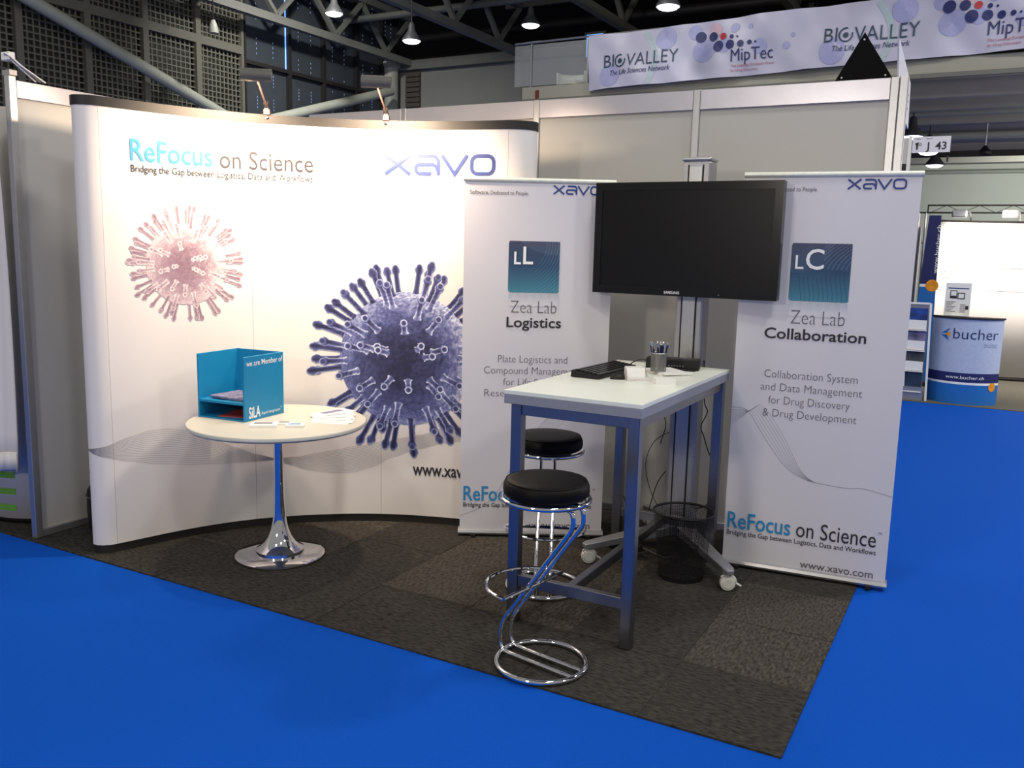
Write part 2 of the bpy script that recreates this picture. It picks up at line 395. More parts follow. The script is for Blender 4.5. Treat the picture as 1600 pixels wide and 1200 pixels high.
for k in range(17):
    f = k/16
    for (ta, ba, a, b) in ((top1, bot1, .16, 1.169), (top2, bot2, 1.169, 2.5)):
        ribbon(mb, pop, [(a+(b-a)*i/60, lerpc(ta, a+(b-a)*i/60)*(1-f)+lerpc(ba, a+(b-a)*i/60)*f) for i in range(61)], .0013, .0015)
part('wave_print', mb, M_inkl, cd, 'bundle of fine grey wave lines', kind='stuff')

def virus(seed, dark, mid, lite, nsp=124, soft=0.0):
    def fn(U, V):
        X = (U-.5)*2.06; Y = (V-.5)*2.06; n = X.shape
        rb = .68; rad = np.hypot(X, Y)
        Z = np.where(rad < rb, np.sqrt(np.maximum(rb*rb-rad*rad, 0)), -9.0)
        nz = np.where(rad < rb, Z/rb, 0)
        # elongated fur-like noise
        ang = np.arctan2(Y, X); lon = np.arcsin(np.clip(X/rb, -1, 1)); lat = np.arcsin(np.clip(Y/rb, -1, 1))
        nn = vnoise(lon*.7+lat*.7+5, (lat-lon)*.9+5, 22, seed, 4); n2 = vnoise(lon+9, lat+9, 5, seed+1, 3)
        ridge = np.abs(nn-.5)*4
        t_ = np.clip(1.02-nz**2.1 + (nn-.5)*1.15*(.45+.55*(1-nz)) + (n2-.5)*.35, 0, 1.2)
        t_ = t_*(.8+.25*np.sin(ang*1+.8))
        ink = t_.copy(); mask = rad < rb; zb = Z.copy()
        rs = np.random.RandomState(seed)
        ga = PI*(3-math.sqrt(5)); dirs = []
        for k in range(nsp):
            z = 1-2*(k+.5)/nsp
            if z < -.42: continue
            rr = math.sqrt(1-z*z); a = k*ga; j = rs.randn(3)*.085
            d = np.array([rr*math.cos(a), rr*math.sin(a), z])+j; d /= np.linalg.norm(d); dirs.append(d)
        for d in dirs:
            L = .92+rs.rand()*.08; A = d*rb*.93; B = d*L
            ab = B[:2]-A[:2]; l2 = max((ab**2).sum(), 1e-6)
            s = np.clip(((X-A[0])*ab[0]+(Y-A[1])*ab[1])/l2, 0, 1)
            px = A[0]+s*ab[0]; py = A[1]+s*ab[1]; dist = np.hypot(X-px, Y-py)
            r = .029+.026*np.exp(-(s/.16)**2)+.019*np.clip((s-.78)/.10, 0, 1)-.012*np.clip((s-.97)/.03, 0, 1)
            hd = np.hypot(X-B[0], Y-B[1])
            inside = dist < r
            q = np.clip(dist/r, 0, 1); z = A[2]+s*(B[2]-A[2])+r*np.sqrt(1-q*q)
            up = inside & (z > zb)
            lum = np.clip(.12+.85*q**2.2+(nn-.5)*.7, 0, 1.15)
            # facing knobs show a pale rim and cup
            cup = hd < .047
            ring = np.clip(1-np.abs(hd-.031)/.012, 0, 1)*max(d[2], 0)*(.55+.6*nn)
            lum = np.where(cup & (d[2] > .3), np.clip(.25+ring*.95+q**3*.4, 0, 1.2), lum)
            if d[2] > .4: lum = lum+.45*np.clip(1-s*1.3, 0, 1)*inside   # pale stalks on the dark middle
            ink[up] = lum[up]; zb[up] = z[up]; mask |= inside
        ink = np.clip(ink, 0, 1.2)[..., None]
        D = np.array(dark, float); Md = np.array(mid, float); Lt = np.array(lite, float)
        rgb = np.where(ink < .5, D+(Md-D)*ink*2, Md+(Lt-Md)*(ink-.5)*2)
        if soft:
            rgb = rgb
        return np.clip(rgb, 0, 255), mask
    return fn
decal('virus_print', pop, 1.925-.585, .975-.585, 1.925+.585, .975+.585, 470, 470, virus(3, (28, 28, 62), (84, 90, 142), (186, 192, 220)), M_vc, cd, .002, 'large indigo spiked virus sphere print')
decal('virus_print', pop, .715-.322, 1.494-.322, .715+.322, 1.494+.322, 260, 260, virus(8, (128, 102, 118), (182, 162, 170), (222, 215, 213)), M_vc, cd, .002, 'smaller faded mauve virus sphere print')

# flood lamps on arms
for (u, hx, hy, lab) in ((1.16, -2.85, .596, 'left of the two grey flood lamps on the rim of the curved display'), (1.80, -2.394, .97, 'right of the two grey flood lamps on the rim of the curved display')):
    bx, by, _ = pop(u, 0, -.01); t = thing('flood_lamp', lab, 'lamp', (bx, by, 2.302), 0, 'flood lamps clipped to the curved display')
    n = (Vector((hx, hy, 0))-Vector((bx, by, 0))).normalized(); tg = Vector((-n.y, n.x, 0))
    part('clamp', MB().obox((bx, by, 2.315), tg, (.035, .05, .03)).obox((bx+n.x*.02, by+n.y*.02, 2.335), tg, (.022, .02, .05)), M_bronze, t, bevel=.003)
    part('joint', MB().tube([(bx, by, 2.33), (bx+n.x*.05, by+n.y*.05, 2.36)], .014, 10), M_trim, t, smooth=True)
    part('arm', MB().tube([(bx+n.x*.04, by+n.y*.04, 2.35), (hx-n.x*.02, hy-n.y*.02, 2.425)], .0055, 8), M_bronze, t, smooth=True)
    # half round lamp head, open underneath towards the display
    mb = MB(); N = 14; L = .075; rr = .034
    ax = tg; dn = (Vector((0, 0, -1))*.75 - n*.65).normalized(); sd = ax.cross(dn).normalized()
    c = Vector((hx, hy, 2.437)); vs = []
    for e in (-L, L):
        for ro in (rr, rr-.003):
            for k in range(N+1):
                a = PI*k/N*1.25-PI*.125; vs.append(c+ax*e+sd*math.cos(a)*ro-dn*math.sin(a)*ro)
    K = N+1; fs = []
    for k in range(N): fs += [(k, k+1, 2*K+k+1, 2*K+k), (K+k, 3*K+k, 3*K+k+1, K+k+1)]
    fs += [tuple(range(K)), tuple(range(2*K, 3*K))]
    mb.add(vs, fs); part('lamp_head', mb, M_head, t, smooth=True)
    part('halogen_tube', MB().tube([c-ax*.05, c+ax*.05], .006, 8), mat('halogen_glow', (255, 225, 180), emit=(255, 225, 180), es=6), t)

# black bag behind the display
t = thing('carry_bag', 'black padded transport bag tucked behind the left end of the curved display', 'bag', (-3.80, .36, 0), R(20))
mb = MB()
prof = [(.0, .10), (.02, .13), (.15, .14), (.30, .135), (.36, .10), (.375, .03)]
vs = []; n = 20
for z, r in prof:
    for k in range(n): a = 2*PI*k/n; vs.append((-3.80+.9*r*math.cos(a), .36+.8*r*math.sin(a), z*.76+.0))
fs = [(i*n+k, i*n+(k+1) % n, (i+1)*n+(k+1) % n, (i+1)*n+k) for i in range(len(prof)-1) for k in range(n)]+[tuple(range(n)), tuple((len(prof)-1)*n+k for k in range(n))]
part('bag_body', mb.add(vs, fs), M_black, t, smooth=True)
part('strap', MB().tube([(-3.84, .30, .28), (-3.83, .27, .34), (-3.79, .27, .34), (-3.77, .30, .28)], .006, 6), M_black, t, smooth=True)
part('zip', MB().tube([(-3.80+.128*math.cos(a), .36+.114*math.sin(a), .20) for a in [2*PI*k/20 for k in range(20)]], .003, 5, closed=True), M_inkg, t)

# ------------------------------------------------------------------ roll-up banners
def rollup(A, B, W, vs_, du, lab, kind):
    A = Vector((*A, 0)); B = Vector((*B, 0)); e = (B-A).normalized(); n = Vector((e.y, -e.x, 0))
    t = thing('rollup_banner', lab, 'banner stand', A+e*W/2, math.atan2(e.y, e.x))
    def mp(u, v, off=0): return tuple(A+e*u+n*(off)+Vector((0, 0, v*vs_)))
    def bx(u0, u1, o0, o1, v0, v1): 
        return MB().add([mp(u, v, o) for u in (u0, u1) for o in (o0, o1) for v in (v0, v1)], [(0,1,3,2), (4,6,7,5), (0,4,5,1), (2,3,7,6), (0,2,6,4), (1,5,7,3)])
    part('banner_sheet', bx(0.003, W-.003, -.0015, .0, .03, 1.98), M_vinyl, t)
    # cassette with rounded front
    pr = [(-.05, .012), (-.05, .03), (-.035, .042), (0, .042), (.012, .036), (.018, .022), (.014, .012)]
    mb = MB(); vs = [mp(u, z, o) for u in (-.006, W+.006) for o, z in pr]; k = len(pr)
    mb.add(vs, [(i, (i+1) % k, k+(i+1) % k, k+i) for i in range(k)]+[tuple(range(k))[::-1], tuple(range(k, 2*k))])
    part('cassette', mb, M_alu, t, smooth=True)
    part('top_rail', MB().tube([mp(-.004, 1.982, -.002), mp(W+.004, 1.982, -.002)], .0135, 12), mat('top_rail_white', (226, 228, 216), .35, .15), t, smooth=True)
    part('support_pole', MB().tube([mp(W/2, .03, -.03), mp(W/2, 1.975, -.016)], .009, 8), M_alu2, t, smooth=True)
    for u in (.08, W-.08): part('foot', bx(u-.012, u+.012, -.13, .035, 0.0, .0125), M_black, t)
    D = du
    mb = MB(); xlogo(mb, mp, .478+D, 1.912, .258, .048); part('logo', mb, M_inkx, t)
    # shadow-like pale mirror print under the logo is left as thin grey ticks of the artwork
    say(t, M_inkg, mp, 'Software.', .032+D, .134+D, 1.904, .020, .006); say(t, M_inkg, mp, 'Dedicated to People.', .142+D, .347+D, 1.904, .020, -.002)
    say(t, M_inkg, mp, 'Zea Lab', .265+D, .515+D, 1.272, .068, -.018)
    if kind == 1:
        say(t, M_inkg, mp, 'Plate Logistics and', .202+D, .584+D, .998, .040, -.016); say(t, M_inkg, mp, 'Compound Management', .126+D, .660+D, .934, .040, -.016)
        say(t, M_inkg, mp, 'for Life Science', .233+D, .56+D, .870, .040, -.016); say(t, M_inkg, mp, 'Research', .130+D, .345+D, .806, .040, -.016)
        say(t, M_ink, mp, 'Logistics', .243+D, .543+D, 1.194, .054, .014)
    else:
        for s, a, b, v in (('Collaboration System', .15, .588, 1.001), ('and Data Management', .136, .614, .936), ('for Drug Discovery', .178, .562, .871), ('& Drug Development', .154, .598, .806)): say(t, M_inkg, mp, s, a+.004, b+.004, v, .039, -.016)
        say(t, M_ink, mp, 'Collaboration', .140, .615, 1.196, .051, .014)
    say(t, M_ink, mp, 'on Science', .366+D, .742+D, .207, .080, .0)
    say(t, M_ink, mp, 'Bridging the Gap between Logistics, Data and Workflows', .022+D, .746+D, .170, .024, .006)
    say(t, M_inkg, mp, 'TM', .748+D, .766+D, .276, .010, 0)
    mb = MB(); text(mb, mp, 'www.xavo.com', .396+D, .742+D, .050, .038, .006); part('lettering', mb, M_inkg, t, 'grey web address')
    mb = MB(); text(mb, mp, 'ReFocus', .022+D, .338+D, .207, .082, .014); part('lettering', mb, M_inkb, t, 'blue lettering')
    # icon square
    u0, v0, S = .247+D, 1.384, .279
    def icon(U, V):
        q = .035; cx = np.clip(U, q, 1-q); cy = np.clip(V, q, 1-q); mask = np.hypot(U-cx, V-cy) <= q
        top = np.array([60, 64, 90.]); mid = np.array([40, 72, 104.]); bot = np.array([64, 130, 150.])
        v = V[..., None]; rgb = np.where(v > .5, mid+(top-mid)*(v-.5)*2, bot+(mid-bot)*v*2)
        if kind == 1:
            for k in range(13):
                rr = .62+k*.055; d = np.abs(np.hypot(U-.12, V-.95)-rr); wgt = np.clip(1-d/.007, 0, 1)*np.clip((U-.2)*1.2, 0, 1)*.55
                rgb = rgb+(np.array([130, 205, 220.])-rgb)*wgt[..., None]
            gl = (np.hypot(U-.95, V-1.9) < 1.17); rgb = np.where(gl[..., None], rgb*.93+18, rgb)
        else:
            for k in range(11):
                off_ = .18+k*.075
                xc = off_+.20*np.sin(V*3.6+2.9)*(.5+V)+.35*V
                d = np.abs(U-xc); wgt = np.clip(1-d/.008, 0, 1)*.6
                col = np.where(V[..., None] > .55, np.array([150, 190, 210.]), np.array([10, 40, 70.]))
                rgb = rgb+(col-rgb)*(wgt*((V < .42) | (U > .55)))[..., None]
            gl = (np.hypot(U-.1, V-1.1) < .62); rgb = np.where(gl[..., None], rgb*.93+16, rgb)
        return rgb, mask
    decal('icon_print', mp, u0, v0, u0+S, v0+S, 120, 120, icon, M_vc, t, .002)
    def refl(U, V):
        a = np.clip(V-.25, 0, 1)[..., None]*.55; c = np.array([214, 211, 215.]); return c+(np.array([120, 140, 160.])-c)*a*(.85+.15*np.sin(U*40))[..., None], np.ones(U.shape, bool)
    decal('icon_reflection_print', mp, u0+.004, v0-.075, u0+S-.004, v0-.006, 30, 24, refl, M_vc, t, .0015)
    mb = MB()
    if kind == 1: say(t, M_inkw, mp, 'L', .277+D, .314+D, 1.537, .064, .02, .004); say(t, M_inkw, mp, 'L', .326+D, .380+D, 1.538, .092, .01, .004)
    else: say(t, M_inkw, mp, 'L', .264, .303, 1.538, .064, .01, .004); say(t, M_inkw, mp, 'C', .312, .396, 1.538, .094, .01, .004)
    mb = MB()
    if kind == 1: cl = [(.80, .72), (.66, .745), (.54, .725), (.44, .64), (.36, .52), (.28, .38), (.2, .24), (.12, .165), (.005, .115)]
    else: cl = [(.005, .835), (.06, .833), (.10, .805), (.19, .675), (.29, .556), (.385, .505), (.48, .49), (.59, .485), (.66, .492), (.795, .468)]
    cc = CR([(x, y) for x, y in cl], 6)
    N = len(cc)
    for k in range(7):
        pts = []
        for i, p in enumerate(cc):
            s = i/(N-1); a = cc[max(i-1, 0)]; b = cc[min(i+1, N-1)]; d = (b-a).normalized(); nn = Vector((-d.y, d.x))
            env = (.075 if kind == 1 else .085)*math.sin(PI*min(1, s/.62))**1.5; q = p+nn*env*(k/6)
            if kind == 2 and s < .2: q = p+Vector((0, -1))*(.09*(.2-s)/.2)*(k/6)
            pts.append((min(q.x, .795), q.y))
        ribbon(mb, mp, pts, .0011 if k else .0016, .0015)
    part('wave_print', mb, M_inkl, t, kind='stuff')
    return t
rollup((-2.082, 1.326), (-1.38, 1.726), .812, 1.0, 0.0, 'white roll-up banner standing between the curved display and the flat screen', 1)
rollup((-.668, 1.677), (.12, 1.752), .798, 1.012, -.004, 'white roll-up banner standing at the right edge of the stand', 2)

# ------------------------------------------------------------------ screen on wheeled stand
st = thing('screen_stand', 'silver column stand on four castors carrying the flat screen', 'stand', (-.945, 1.83, 0))
X0, X1, Y0, Y1 = -1.022, -.872, 1.765, 1.885
part('column', MB().box(X0, Y0, .10, X1, Y1, 2.09), M_alu2, st, bevel=.012)
part('front_cover', MB().box(X0+.040, Y0-.006, .14, X0+.108, Y0+.002, 2.06), M_alu, st, bevel=.002)
for x in (X0+.034, X0+.112): part('slot', MB().box(x-.0035, Y0-.0015, .12, x+.0035, Y0+.001, 2.07), M_black, st)
part('column_cap', MB().box(X0-.003, Y0-.008, 2.088, X1+.003, Y1+.003, 2.108), M_alu, st, bevel=.008)
part('screen_bracket', MB().box(-1.00, 1.672, 1.60, -.89, 1.765, 1.80).box(-1.20, 1.660, 1.52, -.70, 1.672, 1.88), M_black, st)
legs = [(-1.275, 1.315), (-.545, 1.335), (-1.25, 2.13), (-.60, 2.13)]
for k, (x, y) in enumerate(legs):
    c = Vector((-.945, 1.80 if y < 1.9 else 1.86, .128)); e = Vector((x, y, .098))
    d = (e-c).normalized(); nn = Vector((0,0,1)).cross(d).normalized(); vs = []
    for p, wd, h in ((c, .05, .027), (e, .028, .016), (e+d*.03, .018, .012)):
        for a, b in ((-1, -1), (1, -1), (1, 1), (-1, 1)): vs.append(p+nn*a*wd+Vector((0, 0, b*h)))
    part('leg', MB().add(vs, [(0,1,5,4), (1,2,6,5), (2,3,7,6), (3,0,4,7), (4,5,9,8), (5,6,10,9), (6,7,11,10), (7,4,8,11), (3,2,1,0), (8,9,10,11)]), M_alu, st, bevel=.004)
    ax = Vector((.6, -.8, 0)) if k != 1 else Vector((.45, -.9, 0)); ax.normalize()
    w_ = part('castor', MB().tube([e-ax*.016+Vector((0, 0, -.060)), e+ax*.016+Vector((0, 0, -.060))], .037, 22).tube([e-ax*.019+Vector((0, 0, -.060)), e+ax*.019+Vector((0, 0, -.060))], .027, 18), M_caster, st, bevel=.003, smooth=True)
    part('castor_fork', MB().tube([e+Vector((0, 0, -.005)), e+Vector((0, 0, -.03))], .008, 8).tube([e+Vector((0, 0, -.06))+Vector((-ax.y, ax.x, 0))*.041*math.cos(a)+Vector((0, 0, .041*math.sin(a))) for a in [R(10+16*i) for i in range(9)]], .006, 6).tube([e+Vector((0, 0, -.06))+Vector((-ax.y, ax.x, 0))*.04, e+Vector((0, 0, -.075))+Vector((-ax.y, ax.x, 0))*.066], .006, 6), M_caster, w_, smooth=True)
part('base_hub', MB().box(-1.045, 1.745, .10, -.85, 1.905, .162), M_alu2, st, bevel=.01)

a = R(-1.8); e = Vector((math.cos(a), math.sin(a), 0)); O = Vector((-1.436, 1.606, 1.399)); nb = Vector((-e.y, e.x, 0))  # nb points back
tv = thing('flat_screen', 'large black flat television, switched off, on the silver column stand', 'television', O+e*.49, a)
W, H = .980, .573
def tvb(u0, u1, o0, o1, v0, v1): return MB().add([O+e*u+nb*o+Vector((0, 0, v)) for u in (u0, u1) for o in (o0, o1) for v in (v0, v1)], [(0,1,3,2), (4,6,7,5), (0,4,5,1), (2,3,7,6), (0,2,6,4), (1,5,7,3)])
part('housing', tvb(0, W, .006, .055, 0, H), M_gloss, tv, bevel=.006)
bz = .040
mb = tvb(0, W, 0, .012, 0, bz); 
for q in (tvb(0, W, 0, .012, H-bz, H), tvb(0, bz, 0, .012, bz, H-bz), tvb(W-bz, W, 0, .012, bz, H-bz)): mb.add(q.v, q.f)
part('bezel', mb, M_gloss, tv)
part('display', tvb(bz, W-bz, .004, .007, bz, H-bz), M_screen, tv)
mpt = lambda u, v, off=0: tuple(O+e*u-nb*off+Vector((0, 0, v)))
mb = MB(); text(mb, mpt, 'SAMSUNG', (.405), .488, .011, .013, .01, .001); part('lettering', mb, M_inkw, tv)
part('power_light', tvb(W/2+.2, W/2+.206, -.001, .001, .014, .017), M_inkl, tv)

# ------------------------------------------------------------------ bar table
bt = thing('bar_table', 'tall white-topped bar table with square brushed steel legs', 'table', (-1.01, 1.085, 0))
tx0, tx1, ty0, ty1 = -1.322, -.700, .450, 1.722
part('tabletop', MB().box(tx0, ty0, 1.012, tx1, ty1, 1.030), M_white, bt, bevel=.0015)
part('top_edging', MB().box(tx0+.001, ty0+.001, .972, tx1-.001, ty1-.001, 1.0115), M_edge, bt, bevel=.0015)
L = .048; ins = .012
lx = (tx0+.03, tx1-ins-L); ly = (ty0+ins, ty1-ins-L)
for x in lx:
    for y in ly: 
        part('leg', MB().box(x, y, 0.0, x+L, y+L, .9715), M_steel, bt, bevel=.003)
def bar(x0, y0, z0, x1, y1, z1): return part('rail', MB().box(x0, y0, z0, x1, y1, z1), M_steel, bt, bevel=.002)
bar(lx[0]+L, ly[0]+.008, .925, lx[1], ly[0]+.040, .971); bar(lx[0]+L, ly[1]+.008, .925, lx[1], ly[1]+.040, .971)
bar(lx[0]+.008, ly[0]+L, .925, lx[0]+.040, ly[1], .971); bar(lx[1]+.008, ly[0]+L, .925, lx[1]+.040, ly[1], .971)
bar(lx[0]+L, ly[0]+.008, .165, lx[1], ly[0]+.040, .215); bar(lx[0]+L, ly[1]+.008, .165, lx[1], ly[1]+.040, .215)
xm = (lx[0]+lx[1]+L)/2; part('stretcher', MB().box(xm-.017, ly[0]+.040, .167, xm+.017, ly[1]+.008, .213), M_steel, bt, bevel=.002)

# ------------------------------------------------------------------ stools
def stool(loc, rz, lab):
    t = thing('bar_stool', lab, 'stool', loc, rz, 'black and chrome bar stools')
    s = .165
    pr = [(0, .690), (.150, .690), (.158, .694), (s, .702), (s+.002, .715), (s+.001, .733), (.160, .747), (.150, .754), (.13, .758), (.06, .762), (0, .763)]
    part('seat', MB().lathe(pr, n=48), M_leather, t, smooth=True, local=True)
    part('seat_piping', MB().tube([(.1555*math.cos(2*PI*k/40), .1555*math.sin(2*PI*k/40), .7515) for k in range(40)], .0025, 6, closed=True), M_leather, t, smooth=True, local=True)
    part('seat_plate', MB().lathe([(0, .672), (.12, .672), (.12, .6895), (0, .6895)], n=32), M_black, t, local=True)
    part('seat_ring', MB().tube([(.168*math.cos(2*PI*k/48), .168*math.sin(2*PI*k/48), .681) for k in range(48)], .009, 10, closed=True), M_chrome, t, smooth=True, local=True)
    part('base_ring', MB().tube([(.178*math.cos(2*PI*k/48), .178*math.sin(2*PI*k/48), .011) for k in range(48)], .0105, 10, closed=True), M_chrome, t, smooth=True, local=True)
    def fil(P, r=.05, n=6):
        P = [Vector(p) for p in P]; out = [P[0]]
        for i in range(1, len(P)-1):
            a = P[i-1]-P[i]; b = P[i+1]-P[i]; rr = min(r, a.length*.45, b.length*.45); A = P[i]+a.normalized()*rr; B = P[i]+b.normalized()*rr
            for k in range(n+1): q = k/n; out.append(A*(1-q)**2+P[i]*2*q*(1-q)+B*q*q)
        return out+[P[-1]]
    for sg in (-1, 1):
        y = .034*sg
        part('leg_tube', MB().tube(fil([(.05, y, .668), (.150, y, .664), (.155, y, .600), (-.185, y, .125), (-.185, y, .016), (-.05, y, .0135), (.168, y, .0135)], .045), .0095, 10), M_chrome, t, smooth=True, local=True)
    zf = .315; xf = -.045
    pts = [(xf-.0, -.185, zf)]+[(xf-.02+.19*math.cos(R(90+180*k/16))*.95, .19*math.sin(R(90+180*k/16))*-1*-1, zf) for k in range(17)]
    pts = [(xf+.03-.0, .0, zf)][:0]+[(xf+.19*math.cos(R(90+10*k)), .19*math.sin(R(90+10*k)), zf) for k in range(19)]
    part('footrest', MB().tube(pts, .0075, 8).tube([(xf, -.19, zf), (xf, .19, zf)], .0075, 8), M_chrome, t, smooth=True, local=True)
    return t
s1 = stool((-.97, .17, 0), R(-10), 'nearer black round bar stool with chrome zigzag frame, in front of the bar table')
dup(s1, (-1.325, .893, 0), R(115), 'farther black round bar stool, behind the left leg of the bar table')

# ------------------------------------------------------------------ waste bin
wbn = thing('waste_bin', 'black wire mesh waste paper bin under the bar table', 'bin', (-.80, 1.40, 0))
cx, cy = -.80, 1.40; H = .338
rad = lambda z: .112+(.150-.112)*z/H
mb = MB(); nv, nr = 96, 44
for k in range(nv):
    a = 2*PI*k/nv; da = .22*2*PI/nv
    mb.add([(cx+rad(z)*math.cos(b), cy+rad(z)*math.sin(b), z) for z in (.012, H) for b in (a, a+da)], [(0, 1, 3, 2)])
for j in range(nr):
    z = .012+(H-.012)*j/nr; z2 = z+(H/nr)*.24; n = 48
    mb.add([(cx+(rad(q)+.0004)*math.cos(2*PI*k/n), cy+(rad(q)+.0004)*math.sin(2*PI*k/n), q) for q in (z, z2) for k in range(n)], [(k, (k+1) % n, n+(k+1) % n, n+k) for k in range(n)])
part('wire_mesh', mb, M_black, wbn, kind='stuff')
part('rim', MB().tube([(cx+.151*math.cos(2*PI*k/48), cy+.151*math.sin(2*PI*k/48), H) for k in range(48)], .006, 8, closed=True), M_black, wbn, smooth=True)
part('bottom', MB().lathe([(0, .0), (.113, .0), (.114, .02), (.110, .02), (0, .006)], (cx, cy, 0), 36), M_black, wbn, smooth=True)

# ------------------------------------------------------------------ round table
rt = thing('round_table', 'white round table on a chrome trumpet foot before the curved display', 'table', (-2.70, .548, 0))
rc = (-2.70, .548, 0)
part('tabletop', MB().lathe([(0, .692), (.425, .692), (.440, .696), (.449, .704), (.450, .712), (.446, .720), (.436, .724), (0, .724)], rc, 72), M_wtable, rt, smooth=True)
part('mounting_plate', MB().lathe([(0, .682), (.09, .682), (.09, .6915), (0, .6915)], rc, 24), M_steel, rt)
part('pedestal', MB().lathe([(.0235, .682), (.0235, .60), (.026, .40), (.0285, .28), (.031, .22), (.036, .185), (.045, .145), (.060, .105), (.078, .075), (.10, .052), (.125, .038), (.128, .020)][::-1], rc, 48), M_chrome, rt, smooth=True)
part('base_disc', MB().lathe([(0, 0.0), (.226, 0.0), (.230, .004), (.229, .010), (.222, .014), (.15, .020), (.12, .024), (0, .03)], rc, 64), M_chrome, rt, smooth=True)

# display box on the round table
zt = .724
a = R(5.0); e = Vector((math.cos(a), math.sin(a), 0)); f_ = Vector((-math.sin(a), math.cos(a), 0)); f_ = Vector((.028, .312, 0)).normalized(); e = Vector((f_.y, -f_.x, 0)); e = (Vector((-2.79, .396, 0))-Vector((-3.082, .37, 0))).normalized(); f_ = Vector((-e.y, e.x, 0))
O2 = Vector((-3.078, .370, zt))
bxm = lambda u0, u1, o0, o1, v0, v1: MB().add([O2+e*u+f_*o+Vector((0, 0, v)) for u in (u0, u1) for o in (o0, o1) for v in (v0, v1)], [(0,1,3,2), (4,6,7,5), (0,4,5,1), (2,3,7,6), (0,2,6,4), (1,5,7,3)])
db = thing('brochure_box', 'teal open-topped brochure box with white lettering on the round table', 'brochure holder', O2+e*.145+f_*.155, math.atan2(e.y, e.x))
Wb, Db, Hb = .292, .308, .328
part('side_panel', bxm(0, .008, 0, Db, 0, Hb), M_teal, db, bevel=.001)
part('side_panel', bxm(Wb, Wb+.010, 0, Db, 0, Hb), M_teal, db, bevel=.001)
part('back_panel', bxm(.008, Wb, Db-.012, Db-.004, 0, Hb), M_teal, db)
part('shelf', bxm(.008, Wb, .004, Db-.012, .082, .094), M_teal, db)
part('base_panel', bxm(.008, Wb, .004, Db-.012, 0.0, .006), M_teal, db)
mps = lambda u, v, off=0: tuple(O2+e*(Wb+.010+off)+f_*u+Vector((0, 0, v)))
say(db, M_inkw, mps, 'we are Member of', .018, Db-.008, .280, .028, .006, .001); say(db, M_inkw, mps, 'SiLA', .030, .118, .014, .055, .02, .001); say(db, M_inkw, mps, 'Rapid Integration', .128, Db-.032, .020, .014, .004, .001); say(db, M_inkw, mps, 'TM', Db-.030, Db-.018, .034, .006, 0, .001)
for k in range(3):
    c = O2+e*(.10+.065*k)+f_*(.14)+Vector((0, 0, .0955+.006+.002*(2-k)))
    o = MB().obox(c, e+f_*(.1*k-.1), (.11, .20, .010)); o = part('brochure', o, M_paper2); tag(o, ['folded brochures stacked on the left of the teal box shelf', 'folded brochures in the middle of the teal box shelf', 'folded brochures at the right of the teal box shelf'][k], 'brochure', 'brochures on the teal box shelf')
o = part('flyer', MB().obox(O2+e*.16+f_*.15+Vector((0, 0, .008)), e+f_*.2, (.16, .21, .003)), M_red); tag(o, 'red flyer lying in the bottom of the teal brochure box', 'flyer')

def card(name, c, ang, size, M, label, cat, group=None, pm=None, tilt=0):
    d = Vector((math.cos(R(ang)), math.sin(R(ang)), 0)); t = thing(name, label, cat, c, R(ang), group)
    part('paper_block', MB().box(-size[0]/2, -size[1]/2, 0, size[0]/2, size[1]/2, size[2]), M, t, local=True, bevel=.0006)
    if pm: part('print', MB().box(-size[0]*.38, -size[1]*.1, size[2], size[0]*.3, size[1]*.36, size[2]+.0006), pm, t, local=True)
    return t
card('card_stack', (-2.635, .385, zt), 36, (.13, .085, .014), M_paper, 'largest low stack of white cards in front of the teal brochure box', 'card stack', pm=M_inkl)
card('card_stack', (-2.595, .480, zt), 38, (.085, .05, .009), M_paper, 'small white card stack nearest the teal box, behind another', 'card stack', pm=M_inkg)
card('card_stack', (-2.505, .462, zt), 38, (.088, .055, .013), M_paper, 'small white card stack in the middle of the round table front', 'card stack', pm=M_inkb)
random.seed(2)
for k in range(8):
    a = 18+9*k; c = (-2.44-.018*k+.02*(k % 2), .655+.022*k, zt+.0002+.0022*k)
    card('leaflet', c, a, (.20, .10, .0018), M_paper, ['lowest', 'second lowest', 'third lowest', 'fourth from the bottom', 'fourth from the top', 'third highest', 'second highest', 'topmost'][k]+' white printed leaflet in the fan on the round table', 'leaflet', 'fanned leaflets on the round table', pm=M_paper2)

# ------------------------------------------------------------------ things on the bar table
z = 1.030
kb = thing('keyboard', 'black computer keyboard lying along the left side of the bar table', 'keyboard', (-1.165, 1.19, z), R(87))
part('case', MB().add([(x, y, zz) for x, y, zz in [(-.23,-.075,0.002),(.23,-.075,0.002),(.23,.075,.002),(-.23,.075,.002),(-.228,-.073,.016),(.228,-.073,.016),(.228,.073,.034),(-.228,.073,.034)]], [(3,2,1,0),(4,5,6,7),(0,1,5,4),(1,2,6,5),(2,3,7,6),(3,0,4,7)]), M_black, kb, local=True, bevel=.003)
mb = MB()
for i in range(21):
    for j in range(6):
        x = -.215+i*.0205; y = -.062+j*.0205; zz = .0165+(y+.073)*.123
        mb.box(x, y, zz, x+.0175, y+.0175, zz+.007)
part('keys', mb, M_gloss, kb, local=True, kind='stuff')
for x in (-.19, .17): part('foot', MB().box(x, .06, 0, x+.02, .07, .004), M_black, kb, local=True)
ms = thing('computer_mouse', 'small black mouse beside the near end of the keyboard', 'mouse', (-1.035, 1.05, z), R(40))
part('shell', MB().grid(lambda u, v: (.05*math.cos(u)*math.cos(v), .028*math.sin(u)*math.cos(v), .030*math.sin(v)), [2*PI*k/20 for k in range(21)], [PI/2*k/6 for k in range(7)]), M_black, ms, local=True, smooth=True)
part('wheel', MB().tube([(.028, -.003, .023), (.028, .003, .023)], .006, 10), M_inkg, ms, local=True)
dk = thing('docking_box', 'long low black device box at the far end of the bar table', 'device', (-.950, 1.56, z), R(12))
